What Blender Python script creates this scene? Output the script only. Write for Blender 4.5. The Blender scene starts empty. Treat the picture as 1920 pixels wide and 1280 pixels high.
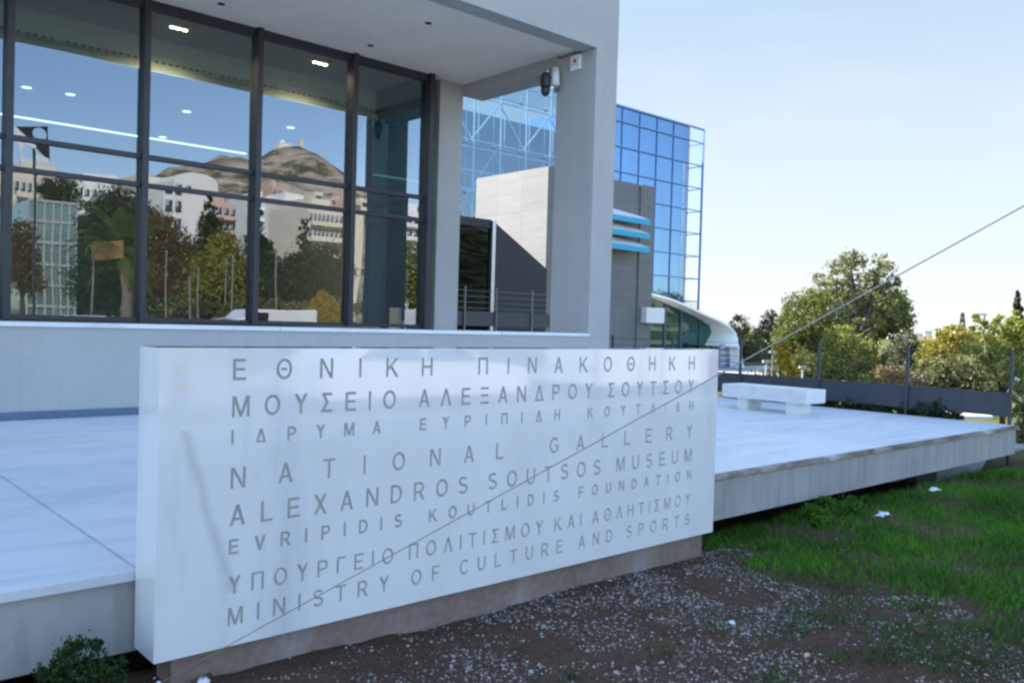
import bpy, bmesh, math, random
import numpy as np
from mathutils import Vector, Matrix
random.seed(4); RNG = np.random.default_rng(4)
rad = math.radians
scn = bpy.context.scene
COL = scn.collection

# ------------------------------------------------------------------ camera
YAW, PITCH, ROLL, F = rad(41.7736), rad(-1.1316), rad(1.6266), 1606.43
EYE = np.array([0.0, 0.0, 1.60])
def _axes():
    f = np.array([math.sin(YAW)*math.cos(PITCH), math.cos(YAW)*math.cos(PITCH), math.sin(PITCH)])
    r = np.array([math.cos(YAW), -math.sin(YAW), 0.0]); u = np.cross(r, f)
    c, s = math.cos(ROLL), math.sin(ROLL)
    return np.array([c*r+s*u, -s*r+c*u, f])
AX = _axes()
cam_d = bpy.data.cameras.new('camera'); cam = bpy.data.objects.new('camera', cam_d); COL.objects.link(cam)
cam_d.sensor_width = 36; cam_d.lens = 36*F/1920; cam_d.clip_end = 9000; cam_d.clip_start = 0.05
m = Matrix.Identity(4)
for i in range(3):
    m[i][0], m[i][1], m[i][2], m[i][3] = AX[0][i], AX[1][i], -AX[2][i], EYE[i]
cam.matrix_world = m
scn.camera = cam

# ------------------------------------------------------------------ sky and sun
SUN = Vector((-0.52*math.cos(rad(36)), 0.854*math.cos(rad(36)), math.sin(rad(36)))).normalized()
w = bpy.data.worlds.new('World'); scn.world = w; w.use_nodes = True
nt = w.node_tree; bg = nt.nodes['Background']
sky = nt.nodes.new('ShaderNodeTexSky'); sky.sky_type = 'NISHITA'; sky.sun_disc = False
sky.sun_elevation = rad(36); sky.sun_rotation = math.atan2(SUN.x, SUN.y)
sky.air_density = 1.0; sky.dust_density = 0.5; sky.ozone_density = 1.7; sky.altitude = 100
# bright haze low over the city: the sky whitens towards the horizon
tcw = nt.nodes.new('ShaderNodeTexCoord'); sep = nt.nodes.new('ShaderNodeSeparateXYZ'); nt.links.new(tcw.outputs['Generated'], sep.inputs[0])
rh = nt.nodes.new('ShaderNodeValToRGB'); nt.links.new(sep.outputs[2], rh.inputs[0])
el = rh.color_ramp.elements; el[0].position = 0; el[0].color = (1.64, 1.71, 1.74, 1); el[1].position = .40; el[1].color = (.88, 1.22, 1.56, 1)
e2 = el.new(.16); e2.color = (1.44, 1.60, 1.70, 1)
rf = nt.nodes.new('ShaderNodeValToRGB'); nt.links.new(sep.outputs[2], rf.inputs[0])
el = rf.color_ramp.elements; el[0].position = .34; el[0].color = (.93, .93, .93, 1); el[1].position = .62; el[1].color = (0, 0, 0, 1)
mxw = nt.nodes.new('ShaderNodeMix'); mxw.data_type = 'RGBA'
dt = nt.nodes.new('ShaderNodeVectorMath'); dt.operation = 'DOT_PRODUCT'; dt.inputs[1].default_value = (.92, .39, 0); nt.links.new(tcw.outputs['Generated'], dt.inputs[0])
mr = nt.nodes.new('ShaderNodeMapRange'); mr.inputs[1].default_value = .25; mr.inputs[2].default_value = .72; nt.links.new(dt.outputs['Value'], mr.inputs[0])
mf = nt.nodes.new('ShaderNodeMath'); mf.operation = 'MULTIPLY'; nt.links.new(rf.outputs[0], mf.inputs[0]); nt.links.new(mr.outputs[0], mf.inputs[1])
nt.links.new(mf.outputs[0], mxw.inputs[0]); nt.links.new(sky.outputs[0], mxw.inputs[6]); cmap = nt.nodes.new('ShaderNodeMapping'); cmap.inputs['Scale'].default_value = (2.2, 2.2, 9.0); nt.links.new(tcw.outputs['Generated'], cmap.inputs[0])
cn = nt.nodes.new('ShaderNodeTexNoise'); cn.inputs['Scale'].default_value = 2.2; cn.inputs['Detail'].default_value = 7; cn.inputs['Distortion'].default_value = .5; nt.links.new(cmap.outputs[0], cn.inputs['Vector'])
cr = nt.nodes.new('ShaderNodeMapRange'); cr.inputs[1].default_value = .48; cr.inputs[2].default_value = .78; cr.inputs[4].default_value = .32; nt.links.new(cn.outputs['Fac'], cr.inputs[0])
cmx = nt.nodes.new('ShaderNodeMix'); cmx.data_type = 'RGBA'; cmx.inputs[7].default_value = (1.64, 1.70, 1.73, 1)
nt.links.new(cr.outputs[0], cmx.inputs[0]); nt.links.new(rh.outputs[0], cmx.inputs[6]); nt.links.new(cmx.outputs[2], mxw.inputs[7])
nt.links.new(mxw.outputs[2], bg.inputs[0]); bg.inputs[1].default_value = 0.15
sl = bpy.data.lights.new('sun', 'SUN'); sl.energy = 4.6; sl.angle = rad(0.5); sl.color = (1.0, 0.93, 0.82)
so = bpy.data.objects.new('sun', sl); COL.objects.link(so)
so.rotation_euler = SUN.to_track_quat('Z', 'Y').to_euler(); so.location = (0, 0, 60)
scn.view_settings.view_transform = 'Standard'; scn.view_settings.look = 'None'
scn.view_settings.gamma = 1; scn.view_settings.use_curve_mapping = False
scn.view_settings.exposure = 1.84
scn.render.engine = 'CYCLES'
scn.cycles.use_denoising = True
scn.cycles.filter_width = 2.5
scn.cycles.max_bounces = 10; scn.cycles.transparent_max_bounces = 24; scn.cycles.diffuse_bounces = 3

# ------------------------------------------------------------------ helpers
def ray(x, y):
    return AX.T @ np.array([(x-960)/F, -(y-640)/F, 1.0])
def onY(x, y, Y): d = ray(x, y); return EYE + d*Y/d[1]
def onX(x, y, X): d = ray(x, y); return EYE + d*X/d[0]
def onZ(x, y, Z): d = ray(x, y); return EYE + d*(Z-EYE[2])/d[2]
def at(x, y, depth): return EYE + ray(x, y)*depth

def origin(o):
    v = Vector((0, 0, 0))
    while o is not None:
        v += o.location; o = o.parent
    return v
def tag(o, label, cat=None, group=None):
    o['label'] = label
    if cat: o['category'] = cat
    if group: o['group'] = group
    return o
def thing(name, label, cat, loc=(0, 0, 0), group=None):
    o = bpy.data.objects.new(name, None); COL.objects.link(o); o.location = loc; o.empty_display_size = .2
    return tag(o, label, cat, group)
def copy_tree(o, loc=None, parent=None):
    c = o.copy(); COL.objects.link(c)
    if parent is not None:
        c.parent = parent
    if loc is not None: c.location = loc
    for ch in list(o.children): copy_tree(ch, None, c)
    return c
def mesh_obj(name, me, mats, parent=None, smooth=False):
    for mm in (mats if isinstance(mats, (list, tuple)) else [mats]): me.materials.append(mm)
    if smooth:
        me.polygons.foreach_set('use_smooth', [True]*len(me.polygons))
    o = bpy.data.objects.new(name, me); COL.objects.link(o)
    if parent is not None: o.parent = parent
    return o
class MB:
    """collects boxes, prisms and tubes in world coordinates; build() links them as one mesh object"""
    def __init__(s): s.v = []; s.f = []; s.mi = []
    def add(s, vs, fs, mi=0):
        b = len(s.v); s.v += [tuple(float(c) for c in v) for v in vs]
        for f in fs: s.f.append([b+i for i in f]); s.mi.append(mi)
        return s
    def box(s, x0, x1, y0, y1, z0, z1, mi=0):
        vs = [(x0,y0,z0),(x1,y0,z0),(x1,y1,z0),(x0,y1,z0),(x0,y0,z1),(x1,y0,z1),(x1,y1,z1),(x0,y1,z1)]
        return s.add(vs, [(3,2,1,0),(4,5,6,7),(0,1,5,4),(1,2,6,5),(2,3,7,6),(3,0,4,7)], mi)
    def obox(s, c, dx, dy, z0, z1, lx, ly, mi=0):
        """box with horizontal axis directions"""
        dx = np.array(dx, float); dy = np.array(dy, float); c = np.array(c, float); vs = []
        for z in (z0, z1):
            for a, b in ((-1,-1),(1,-1),(1,1),(-1,1)):
                p = c + dx*a*lx/2 + dy*b*ly/2; vs.append((p[0], p[1], z))
        return s.add(vs, [(3,2,1,0),(4,5,6,7),(0,1,5,4),(1,2,6,5),(2,3,7,6),(3,0,4,7)], mi)
    def prism(s, poly, vec, mi=0):
        n = len(poly); vec = np.array(vec, float); a = [np.array(p, float) for p in poly]
        vs = a + [p+vec for p in a]
        fs = [tuple(range(n-1, -1, -1)), tuple(range(n, 2*n))] + [(i, (i+1) % n, n+(i+1) % n, n+i) for i in range(n)]
        return s.add(vs, fs, mi)
    def tube(s, pts, r, n=8, mi=0):
        pts = [Vector(p) for p in pts]; rs = r if isinstance(r, (list, tuple)) else [r]*len(pts); vs = []; fs = []
        for i, p in enumerate(pts):
            d = (pts[min(i+1, len(pts)-1)] - pts[max(i-1, 0)]).normalized()
            u = d.cross(Vector((0, 0, 1)) if abs(d.z) < .9 else Vector((1, 0, 0))).normalized(); v = d.cross(u)
            for k in range(n):
                a = 2*math.pi*k/n; vs.append(p + (u*math.cos(a)+v*math.sin(a))*rs[i])
        for i in range(len(pts)-1):
            for k in range(n):
                fs.append((i*n+k, i*n+(k+1) % n, (i+1)*n+(k+1) % n, (i+1)*n+k))
        fs.append(tuple(range(n-1, -1, -1))); fs.append(tuple(range((len(pts)-1)*n, len(pts)*n)))
        return s.add(vs, fs, mi)
    def disc(s, c, nrm, r, h, n=20, mi=0):
        c = Vector(c); nrm = Vector(nrm).normalized(); return s.tube([c, c+nrm*h], r, n, mi)
    def ball(s, c, r, seg=12, rings=8, mi=0, sc=(1, 1, 1)):
        vs = []; fs = []
        for i in range(rings+1):
            t = math.pi*i/rings
            for k in range(seg):
                a = 2*math.pi*k/seg
                vs.append((c[0]+r*sc[0]*math.sin(t)*math.cos(a), c[1]+r*sc[1]*math.sin(t)*math.sin(a), c[2]+r*sc[2]*math.cos(t)))
        for i in range(rings):
            for k in range(seg):
                fs.append((i*seg+k, (i+1)*seg+k, (i+1)*seg+(k+1) % seg, i*seg+(k+1) % seg))
        return s.add(vs, fs, mi)
    def build(s, name, mat, parent=None, bevel=0, smooth=False, seg=2):
        o0 = origin(parent) if parent is not None else Vector((0, 0, 0))
        me = bpy.data.meshes.new(name)
        me.from_pydata([(v[0]-o0.x, v[1]-o0.y, v[2]-o0.z) for v in s.v], [], s.f)
        me.polygons.foreach_set('material_index', s.mi)
        bm = bmesh.new(); bm.from_mesh(me)
        bmesh.ops.recalc_face_normals(bm, faces=bm.faces)
        if bevel:
            bmesh.ops.bevel(bm, geom=[e for e in bm.edges if len(e.link_faces) == 2 and e.calc_face_angle(0) > .5], offset=bevel, segments=seg, affect='EDGES', profile=.6)
        bm.to_mesh(me); bm.free(); me.update()
        return mesh_obj(name, me, mat, parent, smooth)
def np_mesh(name, verts, faces_n, mat, parent=None, smooth=False, kind=None):
    """verts (N,3), every face has the same number of corners, faces (M,k)"""
    o0 = origin(parent) if parent is not None else Vector((0, 0, 0))
    verts = np.asarray(verts, np.float32) - np.array(o0, np.float32)
    faces = np.asarray(faces_n, np.int32); k = faces.shape[1]
    me = bpy.data.meshes.new(name)
    me.vertices.add(len(verts)); me.vertices.foreach_set('co', verts.ravel())
    me.loops.add(faces.size); me.loops.foreach_set('vertex_index', faces.ravel())
    me.polygons.add(len(faces)); me.polygons.foreach_set('loop_start', np.arange(0, faces.size, k, dtype=np.int32))
    me.polygons.foreach_set('loop_total', np.full(len(faces), k, np.int32))
    me.update(calc_edges=True); me.validate()
    o = mesh_obj(name, me, mat, parent, smooth)
    if kind: o['kind'] = kind
    return o

# ------------------------------------------------------------------ materials
class NT:
    def __init__(s, name):
        s.m = bpy.data.materials.new(name); s.m.use_nodes = True; s.t = s.m.node_tree
        s.b = s.t.nodes['Principled BSDF']; s.o = s.t.nodes['Material Output']
    def n(s, typ, **kw):
        nd = s.t.nodes.new('ShaderNode'+typ)
        for k, v in kw.items(): setattr(nd, k, v)
        return nd
    def l(s, a, b): s.t.links.new(a, b)
    def coord(s, scale=(1, 1, 1), rot=(0, 0, 0), src='Object'):
        tc = s.n('TexCoord'); mp = s.n('Mapping'); mp.inputs['Scale'].default_value = scale; mp.inputs['Rotation'].default_value = rot
        s.l(tc.outputs[src], mp.inputs[0]); return mp.outputs[0]
    def noise(s, vec, scale, detail=4, rough=.55, dist=0):
        nd = s.n('TexNoise'); nd.inputs['Scale'].default_value = scale; nd.inputs['Detail'].default_value = detail
        nd.inputs['Roughness'].default_value = rough; nd.inputs['Distortion'].default_value = dist
        if vec is not None: s.l(vec, nd.inputs['Vector'])
        return nd.outputs['Fac']
    def ramp(s, fac, stops):
        r = s.n('ValToRGB'); e = r.color_ramp.elements
        while len(e) < len(stops): e.new(.5)
        for k, (p, c) in enumerate(stops):
            e[k].position = p; e[k].color = (*c, 1) if len(c) == 3 else c
        s.l(fac, r.inputs[0]); return r.outputs[0]
    def mix(s, fac, a, b, blend='MIX'):
        mx = s.n('Mix', data_type='RGBA', blend_type=blend)
        for sock, val in ((mx.inputs[0], fac), (mx.inputs[6], a), (mx.inputs[7], b)):
            if isinstance(val, (int, float)): sock.default_value = val
            elif isinstance(val, (tuple, list)): sock.default_value = (*val, 1)
            else: s.l(val, sock)
        return mx.outputs[2]
    def math(s, op, a, b=None, clamp=False):
        nd = s.n('Math', operation=op, use_clamp=clamp)
        for i, v in enumerate((a, b)):
            if v is None: continue
            if isinstance(v, (int, float)): nd.inputs[i].default_value = v
            else: s.l(v, nd.inputs[i])
        return nd.outputs[0]
    def bump(s, h, strength=.3, dist=.01):
        b = s.n('Bump'); b.inputs['Strength'].default_value = strength; b.inputs['Distance'].default_value = dist
        s.l(h, b.inputs['Height']); s.l(b.outputs[0], s.b.inputs['Normal']); return b
    def set(s, color=None, rough=.5, metal=0, spec=.5, coat=0):
        if color is not None:
            if isinstance(color, (tuple, list)): s.b.inputs['Base Color'].default_value = (*color, 1)
            else: s.l(color, s.b.inputs['Base Color'])
        if isinstance(rough, (int, float)): s.b.inputs['Roughness'].default_value = rough
        else: s.l(rough, s.b.inputs['Roughness'])
        s.b.inputs['Metallic'].default_value = metal; s.b.inputs['Specular IOR Level'].default_value = spec
        s.b.inputs['Coat Weight'].default_value = coat
        return s
MT = {}
def simple(name, c, rough=.5, metal=0, var=.12, scale=6, spec=.5, bump=0, coat=0):
    k = NT(name); v = k.coord()
    f = k.noise(v, scale, 5)
    col = k.ramp(f, [(.25, tuple(x*(1-var) for x in c)), (.75, tuple(min(1, x*(1+var)) for x in c))])
    k.set(col, rough, metal, spec, coat)
    if bump: k.bump(k.noise(v, scale*12, 3), bump, .004)
    MT[name] = k.m; return k.m
def emit(name, c, strength):
    k = NT(name); k.set(c, .4); k.b.inputs['Emission Color'].default_value = (*c, 1); k.b.inputs['Emission Strength'].default_value = strength
    MT[name] = k.m; return k.m

def m_plaster():
    k = NT('plaster'); v = k.coord()
    a = k.noise(v, .7, 5, .6); b = k.noise(v, 14, 5, .65)
    c = k.ramp(a, [(.3, (.37, .365, .36)), (.7, (.455, .45, .44))])
    c = k.mix(.3, c, k.ramp(b, [(.3, (.37, .37, .365)), (.7, (.46, .455, .45))]))
    st = k.noise(k.coord((5, 5, .25)), 2.2, 4)
    c = k.mix(k.ramp(st, [(.55, (0, 0, 0)), (.8, (.28, .28, .28))]), c, (.30, .295, .285))
    k.set(c, .85, spec=.25); k.bump(k.noise(v, 60, 4), .12, .003); MT['plaster'] = k.m
m_plaster()
simple('soffit_paint', (.88, .77, .66), .8, var=.06, scale=1.2, spec=.3)
simple('dark_frame', (.022, .024, .034), .45, var=.2, scale=20)
simple('skirting_stone', (.10, .15, .22), .6)
def m_marble(name, base, vein, vscale, gloss, streak=(1, 1, 1), amount=.5, stain=None):
    k = NT(name); v = k.coord(streak)
    a = k.noise(v, vscale, 7, .6, 1.2)
    c = k.ramp(a, [(.32, vein), (.48, tuple(b*.95 for b in base)), (.62, base)])
    b = k.noise(k.coord(), vscale*3.1, 5, .6, .6)
    c = k.mix(amount, c, k.ramp(b, [(.3, tuple(x*.86 for x in base)), (.65, base)]))
    k.set(c, gloss, spec=.5); MT[name] = k.m; return k, c
# paving of the terrace: streaked white marble slabs with thin joints
k, c = m_marble('paving_marble', (.84, .84, .83), (.46, .50, .56), .9, .40, (.55, 2.6, 1), .55)
tc = k.n('TexCoord'); sp = k.n('SeparateXYZ'); k.l(tc.outputs['Object'], sp.inputs[0])
jx = k.math('FRACT', k.math('DIVIDE', k.math('SUBTRACT', sp.outputs[0], 1.264), 3.6))
jy = k.math('FRACT', k.math('DIVIDE', k.math('SUBTRACT', sp.outputs[1], 3.8), 1.48))
jl = k.math('ADD', k.math('LESS_THAN', jx, .0042), k.math('MULTIPLY', k.math('LESS_THAN', jy, .005), .35), True)
wob = k.noise(k.coord((3, 3, 3)), 3, 3)
c = k.mix(k.math('MULTIPLY', jl, k.math('MULTIPLY', wob, 1.25)), c, (.24, .29, .36))
tone = k.n('TexWhiteNoise', noise_dimensions='2D'); cb = k.n('CombineXYZ')
k.l(k.math('FLOOR', k.math('DIVIDE', k.math('SUBTRACT', sp.outputs[0], 1.264), 3.6)), cb.inputs[0])
k.l(k.math('FLOOR', k.math('DIVIDE', k.math('SUBTRACT', sp.outputs[1], 3.8), 1.48)), cb.inputs[1]); k.l(cb.outputs[0], tone.inputs[0])
c = k.mix(1, c, k.ramp(tone.outputs[0], [(0, (.90, .92, .95)), (1, (1, 1, 1))]), 'MULTIPLY')
k.l(c, k.b.inputs['Base Color'])
# stained marble nosing
k = NT('stained_nosing'); a = k.noise(k.coord((1, 1, 2)), 2.2, 8, .75)
k.set(k.ramp(a, [(.36, (.09, .075, .06)), (.50, (.26, .22, .18)), (.64, (.55, .54, .52))]), .8); k.bump(k.noise(k.coord(), 25, 4), .5, .01); MT['stained_nosing'] = k.m
k = NT('slab_concrete'); a = k.noise(k.coord((.8, 1, .6)), 2.2, 7, .65); b = k.noise(k.coord((7, 7, .5)), 1.6, 5)
c = k.ramp(a, [(.3, (.30, .30, .285)), (.7, (.43, .425, .41))])
c = k.mix(k.ramp(b, [(.5, (0, 0, 0)), (.75, (.55, .55, .55))]), c, (.20, .195, .185))
k.set(c, .9, spec=.2); k.bump(k.noise(k.coord(), 30, 5), .3, .006); MT['slab_concrete'] = k.m
# polished white marble of the sign: fine vertical streaks, one long grey vein and a small ochre patch
k, c = m_marble('sign_marble', (.82, .82, .81), (.50, .53, .57), .62, .05, (2.6, 2.6, .36), .42)
tc = k.n('TexCoord'); sp = k.n('SeparateXYZ'); k.l(tc.outputs['Object'], sp.inputs[0])
px = sp.outputs[0]; pz = sp.outputs[2]
wv = k.math('MULTIPLY', k.math('SUBTRACT', k.noise(k.coord((1, 1, 1)), 3.5, 4), .5), .07)
lin = k.math('SUBTRACT', k.math('ADD', px, wv), k.math('ADD', .125, k.math('MULTIPLY', k.math('SUBTRACT', 1.06, pz), .31)))
vein = k.math('SUBTRACT', 1, k.math('DIVIDE', k.math('ABSOLUTE', lin), .036), True)
vein = k.math('MULTIPLY', vein, k.math('MULTIPLY', k.math('LESS_THAN', pz, 1.12), k.math('GREATER_THAN', pz, .40)))
c = k.mix(k.math('MULTIPLY', vein, .45), c, (.45, .46, .47))
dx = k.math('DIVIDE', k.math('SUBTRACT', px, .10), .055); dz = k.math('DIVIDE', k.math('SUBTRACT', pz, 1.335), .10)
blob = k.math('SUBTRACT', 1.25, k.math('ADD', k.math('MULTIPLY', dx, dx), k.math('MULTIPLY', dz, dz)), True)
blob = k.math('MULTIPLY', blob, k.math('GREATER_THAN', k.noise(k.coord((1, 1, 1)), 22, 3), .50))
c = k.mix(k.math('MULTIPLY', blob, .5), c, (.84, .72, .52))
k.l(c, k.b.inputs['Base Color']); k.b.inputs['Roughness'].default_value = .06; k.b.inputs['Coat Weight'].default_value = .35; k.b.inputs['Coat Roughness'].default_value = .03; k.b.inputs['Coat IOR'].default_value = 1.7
k, c = m_marble('bench_marble', (.80, .79, .77), (.62, .61, .60), 2.2, .35, (1, 1, 2), .35)
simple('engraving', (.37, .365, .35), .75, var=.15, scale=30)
k = NT('plinth_concrete'); a = k.noise(k.coord((1.2, 1, .5)), 2.2, 6, .6, .5); b = k.noise(k.coord(), 22, 5)
c = k.ramp(a, [(.3, (.19, .13, .105)), (.55, (.28, .21, .175)), (.72, (.36, .345, .33))])
c = k.mix(.35, c, k.ramp(b, [(.3, (.13, .095, .08)), (.7, (.34, .275, .24))])); k.set(c, .9, spec=.2); k.bump(b, .4, .006); MT['plinth_concrete'] = k.m

def glass(name, refl=.35, tint=(.55, .62, .6), rcol=(.85, .93, 1.0), wav=.012, rough=0, wscale=.7, edge=.35):
    k = NT(name); k.t.nodes.remove(k.b)
    tr = k.n('BsdfTransparent'); tr.inputs[0].default_value = (*tint, 1)
    gl = k.n('BsdfGlossy'); gl.inputs[0].default_value = (*rcol, 1); gl.inputs['Roughness'].default_value = rough
    fr = k.n('LayerWeight'); fr.inputs[0].default_value = .25
    f = k.math('ADD', k.math('MULTIPLY', fr.outputs['Facing'], edge), refl, True)
    if wav:
        bp = k.n('Bump'); bp.inputs['Strength'].default_value = 1; bp.inputs['Distance'].default_value = wav
        k.l(k.noise(k.coord(), wscale, 1, .3), bp.inputs['Height']); k.l(bp.outputs[0], gl.inputs['Normal'])
    mx = k.n('MixShader'); k.l(f, mx.inputs[0]); k.l(tr.outputs[0], mx.inputs[1]); k.l(gl.outputs[0], mx.inputs[2])
    k.l(mx.outputs[0], k.o.inputs['Surface']); MT[name] = k.m
glass('window_glass', .145, (.50, .58, .53), (.80, .88, 1.0), .0042, 0, .65)
glass('pale_glass', .10, (.80, .88, .92), (.8, .9, 1), 0)
glass('canopy_glass', .06, (.05, .15, .14), (.5, .8, .8), 0)
glass('smoke_glass', .015, (.03, .07, .07), (.4, .6, .6), 0, edge=.04)
glass('atrium_glass', .09, (.34, .45, .50), (.55, .68, .80), .02, 0, .4)
glass('car_glass', .2, (.10, .12, .13), (.9, .95, 1), 0)
def mirror_glass(name, c, rough=.04, metal=.85):
    k = NT(name); v = k.coord((.5, .5, .16))
    f = k.noise(v, 1.2, 3)
    k.set(k.ramp(f, [(.35, tuple(x*.93 for x in c)), (.65, tuple(min(1, x*1.05) for x in c))]), rough, metal); MT[name] = k.m
mirror_glass('blue_glass', (.115, .205, .345), .03)
mirror_glass('green_glass', (.30, .44, .40), .08, .6)
simple('mullion_blue', (.04, .07, .15), .4); simple('grid_blue', (.12, .26, .52), .4)
simple('white_steel', (.62, .72, .78), .4)
simple('steel', (.42, .43, .45), .35, .9)
simple('galvanised', (.42, .41, .40), .6, .2)
simple('black_plastic', (.02, .02, .022), .35)
simple('white_plastic', (.75, .75, .76), .4)
simple('red_paint', (.5, .03, .04), .5)
simple('fence_paint', (.048, .052, .066), .5, var=.15)
simple('dark_cladding', (.012, .014, .020), .55, var=.2, scale=3)
simple('interior_wall', (.34, .335, .31), .8); simple('interior_floor', (.07, .068, .065), .3)
simple('interior_ceiling', (.36, .37, .31), .8, var=.04); simple('interior_bulkhead', (.56, .57, .46), .8, var=.04)
simple('brown_wood', (.60, .38, .22), .5); simple('vent_black', (.008, .008, .008), .9)
simple('turquoise', (.0, .36, .58), .45, var=.05); simple('white_panel', (.78, .78, .78), .5, var=.05)
simple('cream_metal', (.93, .91, .87), .4, var=.05); simple('blue_panel', (.20, .30, .75), .4)
simple('bark', (.055, .042, .032), .9, var=.3, scale=9, bump=.5); simple('pale_bark', (.20, .17, .14), .9, var=.3)
simple('house_white', (.78, .76, .72), .8, var=.05); simple('house_cream', (.70, .63, .50), .8, var=.06)
simple('house_pink', (.60, .42, .34), .8, var=.06); simple('house_glass', (.05, .06, .08), .15); simple('awning', (.35, .38, .45), .8)
simple('asphalt', (.10, .10, .10), .85, var=.2, scale=3, bump=.3); simple('pavement', (.36, .35, .33), .85)
simple('car_white', (.80, .80, .80), .25, var=.02, coat=.6); simple('car_silver', (.45, .46, .48), .25, .4, var=.03, coat=.6)
simple('car_red', (.30, .02, .02), .25, var=.03, coat=.6); simple('tyre', (.02, .02, .02), .8); simple('rim', (.4, .4, .42), .3, .8)
simple('tan_board', (.30, .17, .06), .7); simple('post_grey', (.40, .40, .40), .5); simple('post_dim', (.20, .20, .19), .6); simple('litter_white', (.80, .80, .82), .6)
simple('yellow_paint', (.7, .42, .02), .5)
emit('lamp_warm', (1, .86, .55), 6); emit('lamp_white', (.85, .95, 1), .62)

def m_block():
    k = NT('tower_marble'); br = k.n('TexBrick'); br.offset = 0
    tc = k.n('TexCoord'); sp = k.n('SeparateXYZ'); k.l(tc.outputs['Object'], sp.inputs[0])
    cb = k.n('CombineXYZ'); k.l(k.math('ADD', sp.outputs[0], sp.outputs[1]), cb.inputs[0]); k.l(sp.outputs[2], cb.inputs[1])
    k.l(cb.outputs[0], br.inputs['Vector']); br.inputs['Scale'].default_value = 1; br.inputs['Brick Width'].default_value = 1.3
    br.inputs['Row Height'].default_value = 1.45; br.inputs['Mortar Size'].default_value = .012
    br.inputs['Color1'].default_value = (.178, .183, .187, 1); br.inputs['Color2'].default_value = (.135, .139, .142, 1); br.inputs['Mortar'].default_value = (.07, .068, .065, 1)
    a = k.noise(k.coord((.3, .3, 2.4)), 2.6, 6, .65, .4)
    c = k.mix(.55, br.outputs[0], k.ramp(a, [(.3, (.115, .118, .12)), (.7, (.185, .19, .194))]))
    k.set(c, .6); MT['tower_marble'] = k.m
m_block()
def foliage(name, dark, light, trans=.3, rough=.6):
    k = NT(name); g = k.n('NewGeometry')
    r = g.outputs['Random Per Island']
    big = k.noise(k.coord(), .9, 3)
    f = k.math('ADD', k.math('MULTIPLY', r, .55), k.math('MULTIPLY', k.math('SUBTRACT', big, .28), 1.0), True)
    c = k.ramp(f, [(.15, dark), (.85, light)])
    k.set(c, rough, spec=.3)
    tl = k.n('BsdfTranslucent'); k.l(k.mix(1, c, (1.0, 1.0, .45), 'MULTIPLY'), tl.inputs[0])
    mx = k.n('MixShader'); mx.inputs[0].default_value = trans
    k.l(k.b.outputs[0], mx.inputs[1]); k.l(tl.outputs[0], mx.inputs[2]); k.l(mx.outputs[0], k.o.inputs['Surface']); MT[name] = k.m
foliage('leaf_green', (.055, .08, .02), (.20, .225, .06), .4)
foliage('leaf_olive', (.075, .09, .035), (.27, .27, .115), .4)
foliage('leaf_yellow', (.13, .13, .03), (.48, .41, .075), .4)
foliage('leaf_bush', (.014, .032, .008), (.060, .115, .022), .3)
foliage('leaf_lime', (.11, .135, .03), (.43, .44, .115), .4)
foliage('leaf_rust', (.13, .09, .05), (.38, .28, .16), .35)
foliage('leaf_dark', (.012, .024, .010), (.045, .065, .022), .2)
foliage('leaf_grey', (.06, .075, .04), (.15, .165, .09), .25)
foliage('leaf_gold', (.30, .19, .01), (.62, .42, .03), .35)
foliage('leaf_autumn', (.09, .035, .012), (.22, .11, .03), .3)
foliage('grass_blade', (.018, .062, .006), (.13, .34, .03), .35, .8)
foliage('grass_dry', (.025, .055, .012), (.10, .16, .035), .3, .7)
def m_soil():
    k = NT('ground'); v = k.coord()
    a = k.noise(v, 1.1, 6, .6); b = k.noise(v, 16, 6, .7); cl = k.noise(v, 70, 4, .7)
    c = k.ramp(a, [(.3, (.080, .040, .024)), (.7, (.155, .085, .054))])
    c = k.mix(.5, c, k.ramp(b, [(.3, (.040, .024, .016)), (.72, (.18, .115, .078))]))
    c = k.mix(.35, c, k.ramp(cl, [(.38, (.022, .015, .011)), (.7, (.19, .135, .10))]))
    tc = k.n('TexCoord'); sp = k.n('SeparateXYZ'); k.l(tc.outputs['Object'], sp.inputs[0])
    far = k.n('MapRange'); far.inputs[1].default_value = 12.3; far.inputs[2].default_value = 13.2; k.l(sp.outputs[0], far.inputs[0])
    c = k.mix(far.outputs[0], c, k.ramp(k.noise(v, .4, 6, .7), [(.35, (.05, .06, .02)), (.7, (.15, .15, .06))]))
    k.set(c, .95, spec=.08)
    h = k.math('ADD', k.math('MULTIPLY', b, .6), k.math('MULTIPLY', cl, .4)); k.bump(h, .8, .03); MT['ground'] = k.m
m_soil()
k = NT('pebble'); g = k.n('NewGeometry')
k.set(k.ramp(g.outputs['Random Per Island'], [(0, (.08, .052, .037)), (.35, (.18, .14, .11)), (.7, (.34, .29, .25)), (1, (.46, .42, .38))]), .8); MT['pebble'] = k.m
def m_hill():
    k = NT('hill'); a = k.noise(k.coord((.006, .006, .016)), 3.4, 9, .72, .6); b = k.noise(k.coord((.02, .02, .05)), 1.6, 6, .7)
    f = k.math('ADD', k.math('MULTIPLY', a, .72), k.math('MULTIPLY', b, .30))
    c = k.ramp(f, [(.40, (.045, .055, .028)), (.465, (.10, .10, .06)), (.505, (.27, .215, .165)), (.60, (.46, .385, .315))])
    k.set(c, .95, spec=.1); MT['hill'] = k.m
m_hill()
k = NT('lawn'); a = k.noise(k.coord(), .5, 6, .6)
k.set(k.ramp(a, [(.3, (.13, .11, .03)), (.7, (.24, .19, .06))]), .95, spec=.1); MT['lawn'] = k.m

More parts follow.
